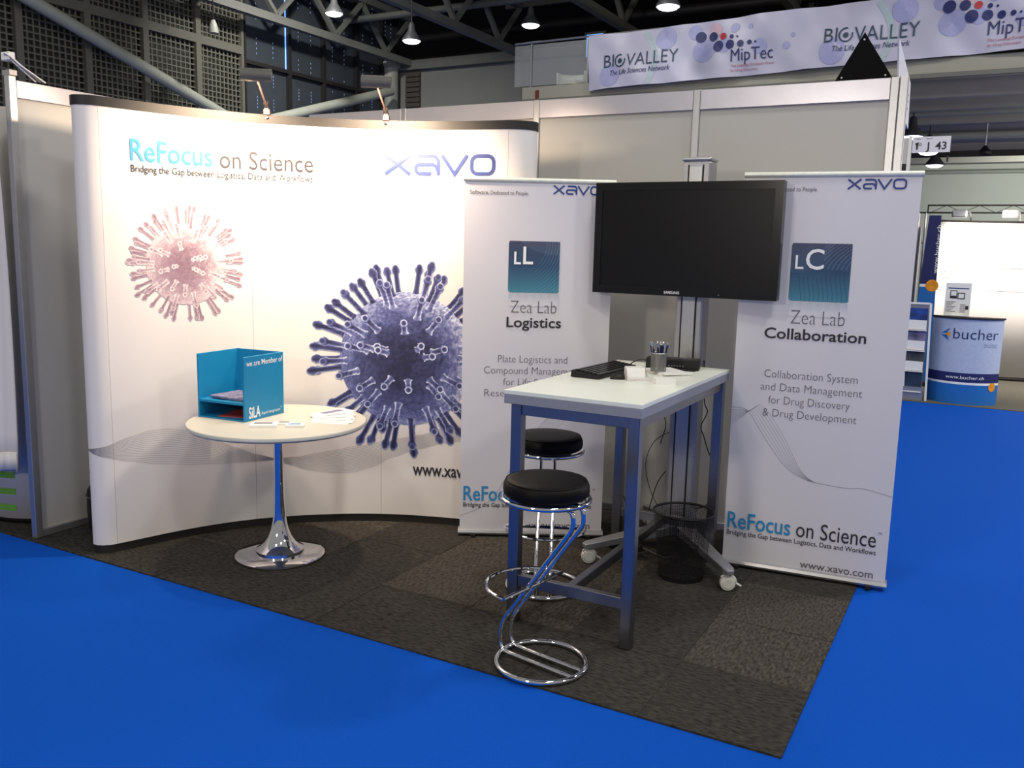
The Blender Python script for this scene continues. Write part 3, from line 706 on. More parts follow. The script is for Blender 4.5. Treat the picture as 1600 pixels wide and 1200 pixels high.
part('housing', MB().box(-.135, -.045, 0.0, .135, .045, .056), M_black, dk, local=True, bevel=.006)
part('front_lip', MB().box(-.05, -.075, 0, .12, -.046, .008), M_black, dk, local=True, bevel=.002)
for k in range(6): part('button', MB().box(-.02+k*.014, -.0475, .018, -.012+k*.014, -.0455, .023), M_inkl, dk, local=True)
for k in range(3): part('top_slot', MB().box(-.08+k*.06, -.01, .056, -.05+k*.06, -.005, .0568), M_inkl, dk, local=True)
o = part('cable', MB().tube(CR([(-1.15, 1.43, z+.012), (-1.12, 1.50, z+.03), (-1.09, 1.55, z+.035), (-1.075, 1.56, z+.03)], 6) and [tuple(q) for q in CR([(-1.15, 1.43, z+.008), (-1.135, 1.50, z+.03), (-1.11, 1.54, z+.038), (-1.084, 1.545, z+.03)], 6)], .0028, 6), M_cable, smooth=True); tag(o, 'short black cable from the keyboard to the black device box', 'cable')
c = (-.925, 1.385, z)
for k, (dx, dy, an, th, lb) in enumerate(((0, 0, -48, .008, 'lowest white leaflet pad under the pen pot'), (.008, -.012, -42, .006, 'topmost white leaflet pad under the pen pot'))):
    card('leaflet_pad', (c[0]+dx, c[1]+dy, z+.0082*k), an, (.215, .15, th), M_paper, lb, 'leaflet pad', pm=None)
pz = z+.0143
pp = thing('pen_pot', 'grey wire mesh pot of pens standing on the leaflet pads', 'pen pot', (-.945, 1.320, pz))
px, py = -.945, 1.320
mb = MB(); n = 60
for k in range(n):
    a = 2*PI*k/n; mb.add([(px+.038*math.cos(b), py+.038*math.sin(b), q) for q in (pz, pz+.09) for b in (a, a+.045)], [(0, 1, 3, 2)])
for j in range(30):
    q0 = pz+.003*j; mb.add([(px+.0382*math.cos(2*PI*k/30), py+.0382*math.sin(2*PI*k/30), q) for q in (q0, q0+.0014) for k in range(30)], [(k, (k+1) % 30, 30+(k+1) % 30, 30+k) for k in range(30)])
part('wire_mesh', mb, mat('grey_wire', (150, 148, 145), .4, .6), pp, kind='stuff')
part('rim', MB().tube([(px+.039*math.cos(2*PI*k/32), py+.039*math.sin(2*PI*k/32), pz+.09) for k in range(32)], .0022, 6, closed=True), M_alu, pp, smooth=True)
part('bottom', MB().lathe([(0, 0), (.038, 0), (.038, .004), (0, .004)], (px, py, pz), 24), M_alu2, pp)
M_pen = mat('pen_blue', (22, 30, 74), .35)
pen0 = None
for k in range(12):
    a = k*2*PI/9; rr = .030 if k < 9 else .010; bx_, by_ = rr*.75*math.cos(a), rr*.75*math.sin(a); tx_, ty_ = rr*1.3*math.cos(a), rr*1.3*math.sin(a)
    if pen0 is None:
        pen0 = thing('pen', 'dark blue pen with silver tip standing in the mesh pot', 'pen', (px+bx_, py+by_, pz+.006), 0, 'pens in the mesh pot')
        part('barrel', MB().tube([(0, 0, 0), (0, 0, .122)], .0042, 8), M_pen, pen0, local=True, smooth=True)
        part('tip', MB().tube([(0, 0, .122), (0, 0, .134), (0, 0, .140)], [.0042, .0036, .002], 8), M_chrome, pen0, local=True, smooth=True)
        part('clip', MB().box(.0042, -.0015, .085, .006, .0015, .130), M_chrome, pen0, local=True)
        q = pen0
    else: q = dup(pen0, (px+bx_, py+by_, pz+.006), 0)
    q.rotation_euler = (-(ty_-by_)/.14*1.3, (tx_-bx_)/.14*1.3, 0)
card('card_box', (-.815, 1.035, z), 37, (.095, .058, .028), M_paper, 'white block of business cards near the right edge of the bar table', 'card stack')
ch = thing('card_holder', 'clear acrylic business card holder in front of the leaflet pads', 'card holder', (-.955, 1.05, z), R(35))
part('holder', MB().add([(-.05, -.03, 0), (.05, -.03, 0), (.05, .035, 0), (-.05, .035, 0), (-.05, -.03, .022), (.05, -.03, .022), (.05, .035, .060), (-.05, .035, .060)], [(3,2,1,0), (0,1,5,4), (1,2,6,5), (2,3,7,6), (3,0,4,7)]), M_clear, ch, local=True, solid=.002)
for k in range(2):
    o = thing('business_cards', ['front pack of white cards leaning in the clear acrylic holder', 'rear pack of white cards leaning in the clear acrylic holder'][k], 'card stack', (-.955-.012*k, 1.05+.016*k, z+.005), R(35), 'cards in the acrylic holder'); o.rotation_euler = (R(-28), 0, R(35))
    part('paper_block', MB().box(-.043, -.006, 0, .043, .006, .055+.006*k), M_paper, o, local=True)
for i_, (x, y, a, lb) in enumerate(((-.90, 1.03, 20, 'thin white card lying left of the white card block'), (-1.0, 1.12, 60, 'thin white card lying by the mouse'))):
    card('loose_card', (x, y, z), a, (.086, .055, .002), M_paper, lb, 'card')

# ------------------------------------------------------------------ cables, power strip
def cable(pts, lab, r=.003, M=M_cable):
    o = part('cable', MB().tube([tuple(q) for q in CR([Vector(p) for p in pts], 6)], r, 6), M, smooth=True); return tag(o, lab, 'cable')
cable([(-.87, 1.84, 1.05), (-.845, 1.80, .84), (-.825, 1.80, .78), (-.855, 1.80, .70), (-.835, 1.80, .64), (-.80, 1.80, .55), (-.76, 1.80, .50), (-.755, 1.80, .35), (-.80, 1.80, .27), (-.88, 1.86, .22)], 'black cable hanging between the screen column and the right banner')
cable([(-1.07, 1.96, .62), (-1.16, 1.93, .55), (-1.20, 1.92, .42), (-1.16, 1.90, .28), (-1.10, 1.88, .19)], 'thin looping cable left of the screen column', .0022)
cable([(-1.07, 1.90, .40), (-1.11, 1.88, .33), (-1.14, 1.86, .20), (-1.15, 1.83, .10)], 'short straight black cable running down by the screen column')
cable([(-1.39, 2.05, .55), (-1.42, 2.05, .36), (-1.38, 2.04, .20), (-1.31, 1.98, .10), (-1.22, 1.90, .04), (-1.20, 1.72, .02)], 'black cable drooping behind the far left table leg')
cable([(-.83, 1.10, .925), (-.838, 1.12, .88), (-.825, 1.12, .82), (-.84, 1.12, .76), (-.85, 1.13, .73)], 'short black cable end dangling below the bar table top', .0025)
ps = thing('power_strip', 'black power strip lying on the carpet under the bar table', 'power strip', (-1.19, 1.63, 0), R(12))
part('housing', MB().box(-.09, -.022, .0, .09, .022, .03), M_black, ps, local=True, bevel=.004)
for k in range(3): part('socket', MB().lathe([(0, 0), (.015, 0), (.015, .003), (.011, .003), (0, .001)], (-.055+.05*k, 0, .03), 14), M_gloss, ps, local=True)
cable([(-1.10, 1.65, .015), (-1.02, 1.62, .01), (-.95, 1.58, .012), (-.92, 1.62, .01)], 'grey cable running over the carpet from the power strip', .003, M_inkg)

# ------------------------------------------------------------------ neighbour stand on the left
nb_ = thing('neighbour_display', 'white curved display with green bars, left of the near stand', 'display wall', (-4.5, .1, 0))
NC = CR([(-4.105, .45), (-4.13, .30), (-4.20, .20), (-4.34, .12), (-4.52, .09), (-4.72, .11), (-5.0, .2)], 6)
def nmp(u, v, off=0):
    u = max(0, min(.999, u))*(len(NC)-1); i = int(u); p = NC[i].lerp(NC[i+1], u-i); d = (NC[i+1]-NC[i]).normalized(); n = Vector((-d.y, d.x))
    return (p.x+n.x*off, p.y+n.y*off, v)
us = [k/36 for k in range(37)]
part('sheet', MB().grid(lambda u, v: nmp(u, v, 0), us, [.03, 2.3]), M_fabric, nb_, smooth=True, solid=.004)
part('plinth', MB().grid(lambda u, v: nmp(u, v, -.012), us, [0, .04]), M_black, nb_, smooth=True, solid=.01)
M_green = mat('ink_green', (92, 150, 52), .6)
for k in range(4):
    v = .075+.095*k; part('green_bar', MB().grid(lambda u, vv: nmp(u, vv, .004), [.46+k_*.05 for k_ in range(9)], [v, v+.035]), M_green, nb_)
cl = thing('white_cloth', 'white cloth draped down to knee height beside the front wall post', 'cloth', (-4.3, .08, .35))
def cmp_(u, v): 
    x = -4.10-u*.75; fold = .018*math.sin(u*34)+.010*math.sin(u*61+v*3); return (x+.01*math.sin(v*4), .03+fold-.05*u, .355+v*1.95+.01*math.sin(u*20)*(1-v))
part('drape', MB().grid(cmp_, [k/80 for k in range(81)], [k/10 for k in range(11)]), M_fabric, cl, smooth=True, solid=.003)
part('hem', MB().grid(lambda u, v: (cmp_(u, 0)[0], cmp_(u, 0)[1]-.008, .352+v*.10+.01*math.sin(u*20)), [k/80 for k in range(81)], [0, 1]), M_fabric, cl, smooth=True, solid=.003)
o = part('wall_sign_board', MB().box(-4.6, -.02, 2.20, -4.035, .0, 2.62), M_white, bevel=.003); tag(o, 'white board above the cloth at the far left, beside the cable bundle', 'sign board')

# ------------------------------------------------------------------ signs on top of the back wall
tr = thing('triangle_sign', 'black triangular board standing on top of the back wall', 'sign board', (-.25, 2.30, 2.535))
part('board', MB().add([(x, y, zz) for y in (2.296, 2.306) for x, zz in ((-.388, 2.535), (-.105, 2.535), (-.256, 2.772))], [(0,1,2), (5,4,3), (0,3,4,1), (1,4,5,2), (2,5,3,0)]), mat('matt_black_board', (16, 16, 15), .9, spec=.08), tr)
for x, zz in ((-.355, 2.55), (-.14, 2.55), (-.256, 2.735)): part('screw', MB().lathe([(.006, 0), (.004, .003), (0, .003)], (x, 2.296, zz), 10, axis=(0, -1, 0)), M_alu2, tr)
sp = thing('side_sign', 'white corner sign board with blue print, edge-on at the right end of the back wall', 'sign board', (-.05, 2.6, 2.4))
P4 = [(2.20, 2.71), (2.93, 2.61), (3.01, 2.365), (2.376, 2.423)]
part('board', MB().add([(x, y, zz) for x in (-.085, -.077) for y, zz in P4], [(0,1,2,3), (7,6,5,4), (0,4,5,1), (1,5,6,2), (2,6,7,3), (3,7,4,0)]), M_vinyl, sp)
mpx = lambda u, v, off=0: (-.077+off, u, v)
mb = MB(); text(mb, mpx, 'MipTec', 2.48, 2.86, 2.49, .07, .0, .003); quad(mb, mpx, 2.50, 2.45, 2.85, 2.462, .003); part('lettering', mb, M_inkx, sp)

# ------------------------------------------------------------------ hall shell
M_hall = mat('hall_wall_grey', (128, 128, 122), .8, var=.03, scale=3)
M_dark = mat('hall_ceiling_dark', (46, 45, 42), .9, var=.1, scale=2)
M_beam = mat('painted_steel_grey', (104, 104, 98), .6, var=.05, scale=6)
M_tube = mat('painted_tube', (150, 152, 140), .5, var=.04, scale=6)
M_dglass = mat('dark_glass', (44, 50, 38), .5, var=.6, scale=1.5)
M_blind = mat('dark_blind', (46, 52, 58), .7, var=.08, scale=3)
M_frame = mat('window_frame_grey', (92, 90, 80), .6, var=.05)
struct('ceiling', 'dark ceiling high over the exhibition hall', mb=MB().box(-40, 3.2, 8.6, 16, 34, 8.8), M=M_dark)
struct('wall_hall_back', 'grey rear wall of the hall left of the gallery', mb=MB().box(-12.0, 14.3, 0, -6.9, 14.5, 5.6), M=M_hall)
struct('wall_hall_far', 'pale far wall under the gallery', mb=MB().box(-7, 22.2, 0, 16, 22.4, 3.9), M=mat('far_wall', (196, 198, 186), .8, var=.02, scale=2))
struct('wall_hall_upper', 'dark upper rear wall above the gallery', mb=MB().box(-40, 26, 0.0, 30, 26.2, 8.6), M=M_dark)
struct('trim_1', 'grey coping beam along the top of the rear wall', mb=MB().box(-12.0, 14.12, 5.48, -6.9, 14.5, 5.68), M=M_beam)
lv = struct('trim_2', 'brown louvre strip beside the round column', (-11.5, 14.2, 4))
for k in range(26): part('slat', MB().box(-11.72, 14.22, 2.6+.11*k, -11.34, 14.29, 2.6+.11*k+.085), mat('louvre_brown', (76, 68, 62), .7) if k == 0 else bpy.data.materials['louvre_brown'], lv)
o = part('round_column', MB().lathe([(.19, 0), (.19, 5.5), (.25, 5.52), (.25, 5.62), (0, 5.62)], (-11.95, 13.95, 0), 24), M_tube, smooth=True); tag(o, 'pale round column at the corner of the glazed wall', 'column')
# glazed wall
X = -12.0
wg = struct('wall_hall_left', 'sill wall below the tall glazing on the left', mb=MB().box(-12.3, -2, 0, -12.0, 14.3, 2.2), M=M_hall)
ys = [4.20, 5.27, 6.36, 7.41, 8.49, 9.53]
zs = [2.2, 3.30, 5.02, 6.74, 8.6]
wi = 0
for i in range(5):
    for j in range(4):
        y0, y1, z0, z1 = ys[i], ys[i+1], zs[j], zs[j+1]; wi += 1
        wn = struct('window_%d' % wi, 'square-latticed window bay', (X, (y0+y1)/2, z0))
        fr = MB(); b = .055
        fr.box(X-.04, y0, z0, X+.06, y0+b, z1).box(X-.04, y1-b, z0, X+.06, y1, z1).box(X-.04, y0+b, z0, X+.06, y1-b, z0+b*1.3).box(X-.04, y0+b, z1-b*1.3, X+.06, y1-b, z1)
        part('window_frame', fr, M_frame, wn)
        la = MB(); n1 = 9; n2 = max(4, int((z1-z0)/.105))
        for k in range(1, n1+1): y = y0+b+(y1-y0-2*b)*k/(n1+1); la.box(X-.02, y-.011, z0+b, X+.0, y+.011, z1-b)
        for k in range(1, n2+1): q = z0+b+(z1-z0-2*b)*k/(n2+1); la.box(X-.021, y0+b, q-.011, X+.001, y1-b, q+.011)
        part('lattice', la, M_frame, wn, kind='stuff')
        part('pane', MB().box(X-.12, y0, z0, X-.11, y1, z1), M_dglass, wn)
ys2 = [9.56, 10.75, 11.75, 12.80, 13.7, 14.28]; zs2 = [2.2, 4.86, 8.6]
M_slit = mat('daylight_slit', (120, 170, 255), emit=(120, 170, 255), es=1.3)
M_slit2 = mat('daylight_pinholes', (150, 180, 255), emit=(170, 190, 230), es=.30)
for i in range(5):
    for j in range(2):
        y0, y1, z0, z1 = ys2[i], ys2[i+1], zs2[j], zs2[j+1]; wi += 1
        wn = struct('window_%d' % wi, 'tall window darkened by a blind', (X, (y0+y1)/2, z0)); b = .035
        fr = MB(); fr.box(X-.04, y0, z0, X+.05, y0+b, z1).box(X-.04, y1-b, z0, X+.05, y1, z1).box(X-.04, y0+b, z0, X+.05, y1-b, z0+b).box(X-.04, y0+b, z1-b, X+.05, y1-b, z1)
        part('window_frame', fr, M_trim, wn)
        part('blind', MB().box(X-.05, y0+b, z0+b, X-.04, y1-b, z1-b), M_blind, wn)
        sl = MB()
        for q in (.32, .68):
            y = y0+(y1-y0)*q
            for k in range(40):
                zz = z0+.1+(z1-z0-.2)*k/40
                if (k*13+i*5) % 7 > 2: sl.box(X-.04, y-.003, zz, X-.036, y+.003, zz+.03)
        part('pinhole_row', sl, M_slit2, wn, kind='stuff')
        if j == 1 and i == 0: part('light_gap', MB().box(X-.03, y1-b-.03 if i == 0 else y1-b-.008, z0+.05, X-.025, y1-b, z0+.9+.9*(i == 0)), M_slit, wn)
# bracing tubes
for pts, lb in (([(-11.6, 3.6, 5.37), (-11.6, 5.25, 4.87), (-11.6, 8.50, 3.85), (-11.6, 9.6, 3.50)], 'fat pale bracing tube falling to the right before the latticed windows'),
                ([(-11.6, 9.6, 3.50), (-11.6, 10.02, 3.82), (-11.6, 13.3, 4.86)], 'fat pale bracing tube rising to the round column')):
    if 'rising' in lb: pts = [(-11.5, 9.0, 3.60), (-11.5, 13.4, 4.90)]
    else: pts = [(-11.7, 3.2, 5.50), (-11.7, 9.3, 3.62)]
    o = part('bracing_tube', MB().tube(pts, .095, 16), M_tube, smooth=True); tag(o, lb, 'beam')
# trusses
def truss(x, y0, y1, z, lb, h=.95, ch=.14):
    t = thing('roof_truss', lb, 'truss', (x, y1, z), 0, 'steel roof trusses')
    part('bottom_chord', MB().box(x-ch/2, y0, z-ch/2, x+ch/2, y1, z+ch/2), M_beam, t)
    part('top_chord', MB().box(x-ch/2, y0, z+h-ch/2, x+ch/2, y1, z+h+ch/2), M_beam, t)
    n = int((y1-y0)/.8); d = (y1-y0)/n
    for k in range(n):
        a = (x, y0+k*d, z+ch/2 if k % 2 == 0 else z+h-ch/2); b = (x, y0+(k+1)*d, z+h-ch/2 if k % 2 == 0 else z+ch/2)
        part('web_member', MB().obox(((x, (a[1]+b[1])/2, (a[2]+b[2])/2)), (0, b[1]-a[1], b[2]-a[2]), (math.hypot(b[1]-a[1], b[2]-a[2])-.02, .09, .07), n=(1, 0, 0)), M_beam, t)
truss(-11.55, 5.0, 14.1, 5.62, 'grey lattice roof truss nearest the glazed wall')
truss(-8.75, 5.0, 14.1, 5.62, 'grey lattice roof truss ending above the rear wall')
truss(-6.1, 5.0, 14.1, 5.72, 'grey lattice roof truss ending behind the gallery rail')
truss(-3.2, 6.0, 16.0, 5.95, 'grey lattice roof truss above the printed gallery banner')
for k, (y, zz, r, lb) in enumerate(((11.0, 6.3, .05, 'thin roof pipe nearest the stand'), (12.5, 6.2, .07, 'second roof pipe above the gallery'), (15.0, 6.35, .10, 'thick roof duct running across the hall'), (18.0, 6.3, .08, 'farthest roof pipe across the dark ceiling'))):
    o = part('roof_pipe', MB().tube([(-12, y, zz), (8, y, zz)], r, 10), M_beam if k % 2 else M_trim, smooth=True); tag(o, lb, 'pipe')
# purlins
for k in range(7):
    o = part('roof_beam', MB().box(-12.5, 4.5+2.6*k, 8.25, 12, 4.62+2.6*k, 8.58), M_beam); tag(o, 'dark cross beam under the hall ceiling', 'beam', 'ceiling cross beams')

# pendant lamps
M_glow = mat('lamp_glow', (235, 240, 255), emit=(232, 240, 255), es=9)
M_shade = mat('lamp_shade_dark', (70, 70, 72), .5, .3)
def pendant(loc, ztop, lb, s=1.0):
    t = thing('pendant_lamp', lb, 'lamp', loc, 0, 'hall pendant lamps'); x, y, z_ = loc
    part('shade', MB().lathe([(.165*s, 0), (.16*s, .03*s), (.11*s, .10*s), (.065*s, .17*s), (.05*s, .27*s), (.02*s, .30*s)], loc, 24).lathe([(.155*s, 0.002), (.10*s, .09*s)], loc, 24), M_shade, t, smooth=True)
    part('lens', MB().lathe([(0, -.045*s), (.07*s, -.04*s), (.12*s, -.025*s), (.15*s, .0), (.152*s, .012*s), (0, .012*s)], loc, 24), M_glow, t, smooth=True)
    part('rod', MB().tube([(x, y, z_+.29*s), (x, y, ztop)], .012, 6), M_trim, t)
pendant((-10.234, 10, 5.60), 8.6, 'glowing pendant lamp left, before the dark blinds')
pendant((-8.571, 10, 5.00), 8.6, 'glowing pendant lamp above the rear wall corner')
pendant((-6.843, 11, 5.31), 8.6, 'glowing pendant lamp above the gallery end')
pendant((-3.722, 9, 4.82), 8.6, 'glowing pendant lamp above the gallery banner')
pendant((-.873, 12, 3.39), 3.9, 'highest of the three glowing lamps under the gallery')
pendant((-.78, 14, 3.36), 3.9, 'middle of the three glowing lamps under the gallery')
pendant((-.80, 16, 3.33), 3.9, 'lowest of the three glowing lamps under the gallery')
t = thing('pendant_lamp', 'unlit silver pendant lamp before the latticed windows', 'lamp', (-10.9, 8.0, 4.9)); 
part('shade', MB().lathe([(.08, -.10), (.075, -.02), (.05, .06), (.03, .10)], (-10.9, 7.85, 4.98), 20), M_tube, t, smooth=True); part('rod', MB().tube([(-10.9, 7.85, 5.07), (-10.9, 7.85, 8.6)], .01, 6), M_trim, t)
t = thing('ceiling_camera', 'small black camera hanging on a rod under the gallery', 'camera', (.067, 14, 3.35))
part('body', MB().lathe([(.06, -.02), (.10, -.06), (.10, -.02), (.05, .04), (.02, .08)], (.067, 14, 3.37), 14), M_black, t); part('rod', MB().tube([(.067, 14, 3.43), (.067, 14, 3.9)], .012, 6), M_alu2, t)

# ------------------------------------------------------------------ gallery
M_beam2 = mat('gallery_beam', (150, 146, 138), .7, var=.05, scale=5)
ga = thing('gallery', 'grey balcony gallery crossing the hall behind the stand', 'balcony', (0, 12, 3.9))
M_fas = mat('gallery_fascia', (156, 154, 140), .7, var=.04, scale=3)
part('fascia', MB().box(-6.45, 10.02, 3.90, 9, 10.16, 4.12), M_fas, ga, bevel=.01)
part('fascia_lip', MB().box(-6.47, 9.99, 3.875, 9, 10.05, 3.93), M_beam, ga)
part('slab', MB().box(-6.45, 10.16, 3.95, 9, 14.0, 4.10), M_fas, ga)
part('slab', MB().box(-6.45, 14.001, 3.90, 16, 22.2, 4.10), mat('soffit', (150, 142, 132), .8), ga)
for k, y in enumerate((10.6, 11.7, 13.2, 15.4, 17.6, 19.8)): part('beam', MB().box(-6.4, y, 3.72, 9, y+.14, 3.95 if y < 14 else 3.90), M_beam2, ga)
for x in (-6.30, -5.33): part('post', MB().box(x-.012, 10.03, 4.12, x+.012, 10.05, 4.77), M_alu, ga)
part('handrail', MB().tube([(-6.6, 10.04, 4.79), (9, 10.04, 4.93)], .016, 8), M_alu, ga, smooth=True)
part('glass_panel', MB().box(-6.6, 10.045, 4.14, -6.32, 10.053, 4.76), mat('rail_glass', (200, 205, 205), .05, alpha=.22), ga)
part('glass_panel', MB().box(-6.28, 10.045, 4.14, -5.35, 10.053, 4.76), bpy.data.materials['rail_glass'], ga)
part('fixing', MB().box(-6.20, 10.0, 3.93, -6.14, 10.02, 4.06), mat('rust', (110, 50, 36), .8), ga)
for y, zz, r, lb in ((13.0, 4.13-.28, .05, 'pipe nearest the front under the gallery'), (14.8, 3.72, .06, 'second pale pipe under the gallery'), (16.6, 3.60, .05, 'third pipe under the gallery'), (22.0, 3.70, .05, 'conduit along the top of the far wall')):
    o = part('service_pipe', MB().tube([(-6, y, zz), (9, y, zz)], r, 10), M_tube, smooth=True); tag(o, lb, 'pipe')
tr_ = thing('cable_tray', 'dark cable tray slung under the gallery', 'cable tray', (1, 16, 3.5))
part('rail', MB().box(-6, 15.95, 3.50, 9, 15.98, 3.58), M_trim, tr_); part('rail', MB().box(-6, 16.25, 3.50, 9, 16.28, 3.58), M_trim, tr_)
for x in (-.6, .9, 2.4): part('hanger', MB().box(x-.015, 16.1, 3.4, x+.015, 16.14, 3.9), M_beam, tr_)
# things on the gallery
t = thing('monitor', 'blue-lit monitor on the gallery by the end of the banner', 'monitor', (-5.45, 10.75, 4.6))
part('housing', MB().box(-5.70, 10.70, 4.60, -5.34, 10.76, 5.03), M_black, t); part('screen', MB().box(-5.66, 10.692, 4.65, -5.38, 10.699, 4.99), mat('screen_blue', (120, 170, 240), emit=(110, 170, 245), es=.9), t); part('stand', MB().box(-5.54, 10.72, 4.10, -5.50, 10.75, 4.60), M_alu2, t)
t = thing('lounge_chair', 'white shell chair on the gallery behind the glass rail', 'chair', (-6.0, 10.9, 4.1))
part('seat_shell', MB().grid(lambda u, v: (-6.0+.26*math.cos(u), 10.95+.24*math.sin(u), 4.26+v*.22), [R(-20+220*k/18) for k in range(19)], [0, .5, 1]), M_white, t, smooth=True, solid=.03); part('seat', MB().lathe([(0, 4.26), (.24, 4.26), (.24, 4.32), (0, 4.32)], (-6.0, 10.95, 0), 20), M_white, t)
for k in range(4): part('leg', MB().tube([(-6.0+.15*math.cos(k*PI/2+.7), 10.95+.15*math.sin(k*PI/2+.7), 4.27), (-6.0+.2*math.cos(k*PI/2+.7), 10.95+.2*math.sin(k*PI/2+.7), 4.10)], .012, 6), M_alu, t)
o = part('grey_cabinet', MB().box(-5.75, 11.3, 4.1, -5.40, 11.6, 4.55), M_beam); tag(o, 'small dark grey cabinet on the gallery behind the white chair', 'cabinet')

# gallery banner
bn = thing('gallery_banner', 'long white printed banner with dots and lettering along the gallery rail', 'banner', (0, 10, 4.4))
def bmp(u, v, off=0):
    q = (u+5.25)
    fold = .030*math.sin(q*2.3+v*3.0)+.026*math.sin(q*4.7-v*5)+.012*math.sin(q*11+v*9)+.02*math.sin((q*.9-v*3))
    sag = .0
    return (u, 9.90-fold-off, 4.41+ (v-4.41) + .026*(u+5.25))
us = [-5.25+.05*k for k in range(200)]
part('sheet', MB().grid(lambda u, v: bmp(u, v), us, [3.985+.78*k/16 for k in range(17)]), mat('banner_pvc', (186, 184, 202), .42, var=.02, scale=3), bn, smooth=True)
M_pale = mat('ink_pale_lilac', (160, 162, 200), .5); M_palep = mat('ink_pale_pink', (208, 176, 186), .5); M_paleg = mat('ink_pale_green', (170, 186, 190), .5)
M_nav = mat('ink_navy', (30, 38, 96), .5); M_rdot = mat('ink_red', (176, 40, 52), .5); M_dgreen = mat('ink_dark_green', (40, 66, 84), .5); M_redt = mat('ink_soft_red', (176, 84, 96), .5)
def sub(u): return .026*(u+5.25)
def dot(M, *a):
    mb = MB(); disc(mb, bmp, *a); part('dot_print', mb, M, bn)
for r in range(3):
    U = 3.155*r
    for x, zz, rr in ((-4.047, 4.715, .155), (-3.491, 4.375, .16), (-4.898, 4.175, .165), (-3.62, 4.64, .10), (-3.05, 4.63, .065), (-2.83, 4.62, .035), (-3.20, 4.42, .10), (-2.70, 4.35, .10), (-2.34, 4.32, .05), (-2.26, 4.45, .03)):
        if zz+rr > 4.76: zz = 4.76-rr
        dot(M_pale, x+U, zz, rr, .006)
    dot(M_palep, -3.33+U, 4.64, .09, .007)
    mb = MB(); ribbon(mb, bmp, [(-4.30+U+.14*math.sin(k*.32)-.06*k/10, 4.00+.74*k/10) for k in range(11)], .08, .005); part('swirl_print', mb, M_paleg, bn)
    for x, zz, rr in ((-3.54, 4.565, .075), (-3.364, 4.555, .062), (-3.09, 4.518, .028), (-3.009, 4.508, .014), (-3.283, 4.418, .074), (-3.11, 4.416, .060), (-2.958, 4.408, .045), (-2.834, 4.412, .031), (-2.755, 4.412, .014)): dot(M_nav, x+U, zz, rr, .014)
    dot(M_rdot, -3.217+U, 4.54, .046, .014)
    say(bn, M_dgreen, bmp, 'BI', -5.0+U, -4.84+U, 4.285, .18, -.006, .014); say(bn, M_dgreen, bmp, 'VALLEY', -4.63+U, -3.86+U, 4.270, .18, -.006, .014)
    mb = MB(); ribbon(mb, bmp, [(-4.735+U+.080*math.cos(R(75+300*k/16)), 4.365+.085*math.sin(R(75+300*k/16))) for k in range(17)], .018, .014); disc(mb, bmp, -4.735+U, 4.36, .035, .014); part('logo', mb, M_dgreen, bn)
    say(bn, M_nav, bmp, 'The Life Sciences Network', -4.90+U, -3.97+U, 4.165, .070, .002, .014, shear=.18)
    say(bn, M_nav, bmp, 'MipTec', -3.09+U, -2.52+U, 4.185, .16, -.004, .014)
    say(bn, M_redt, bmp, 'The Leading European Event', -3.09+U, -2.50+U, 4.110, .034, -.004, .014, shear=.15); say(bn, M_redt, bmp, 'for Drug Discovery', -3.09+U, -2.72+U, 4.050, .034, -.004, .014, shear=.15)

# ------------------------------------------------------------------ stands farther back on the right
o = struct('wall_far_stand', 'white and dark system wall of a farther stand, left of the hanging number sign', (-1.5, 9.0, 0))
part('panel', MB().box(-3.2, 8.99, 0, -.63, 9.0, 2.72), M_trim, o); part('rail', MB().box(-3.2, 8.98, 2.72, -.63, 9.01, 3.02), M_panel, o); part('post', MB().box(-.63, 8.975, 0, -.59, 9.015, 3.04), M_alu, o)
ns = thing('number_sign', 'white sign reading 1 J 43 fixed to the far stand post', 'sign', (-.385, 9.0, 2.84))
part('board', MB().box(-.585, 8.99, 2.845, -.175, 9.0, 3.03), M_vinyl, ns)
mpn = lambda u, v, off=0: (u, 8.99-off, v)
mb = MB(); ribbon(mb, mpn, [(-.553, 2.945), (-.531, 2.962), (-.531, 2.880)], .016); part('lettering', mb, M_ink, ns)
for a_ in (('o', -.512, -.484, 2.925, .045, .005), ('J', -.436, -.400, 2.880, .085, .01), ('43', -.335, -.215, 2.880, .085, .015), ('Halle', -.555, -.50, 3.0, .013, 0), ('Stand', -.435, -.375, 3.0, .013, 0)): say(ns, M_ink, mpn, *a_)
o = part('far_stand_carpet', MB().box(-.62, 8.12, -.0078, 5, 12.5, .0), mat('grey_green_carpet', (98, 96, 88), .95, var=.2, scale=60, spec=.1)); tag(o, 'grey carpet of the farther stand beyond the blue aisle', 'carpet')
fd = thing('far_display', 'brightly lit white curved display wall of the farther stand', 'display wall', (1.2, 10.6, 0))
FC = CR([(-.36, 10.42), (-.30, 10.36), (-.10, 10.50), (.3, 10.66), (.9, 10.78), (1.6, 10.80), (2.4, 10.7), (3.0, 10.5)], 6)
FL = [0]
for a, b in zip(FC[:-1], FC[1:]): FL.append(FL[-1]+(b-a).length)
def fmp(u, v, off=0):
    u = max(0, min(FL[-1]-1e-5, u)); i = max(k for k in range(len(FL)-1) if FL[k] <= u); p = FC[i].lerp(FC[i+1], (u-FL[i])/(FL[i+1]-FL[i])); d = (FC[i+1]-FC[i]).normalized()
    return (p.x+d.y*off, p.y-d.x*off, v)
us = [FL[-1]*k/50 for k in range(51)]
part('fabric_panel', MB().grid(lambda u, v: fmp(u, v), us, [.05, 2.09]), M_fabric, fd, smooth=True, solid=.004)
part('plinth', MB().grid(lambda u, v: fmp(u, v, -.01), us, [0, .05]), M_trim, fd, smooth=True, solid=.01); part('top_trim', MB().grid(lambda u, v: fmp(u, v, 0), us, [2.09, 2.115]), M_trim, fd, smooth=True, solid=.012)
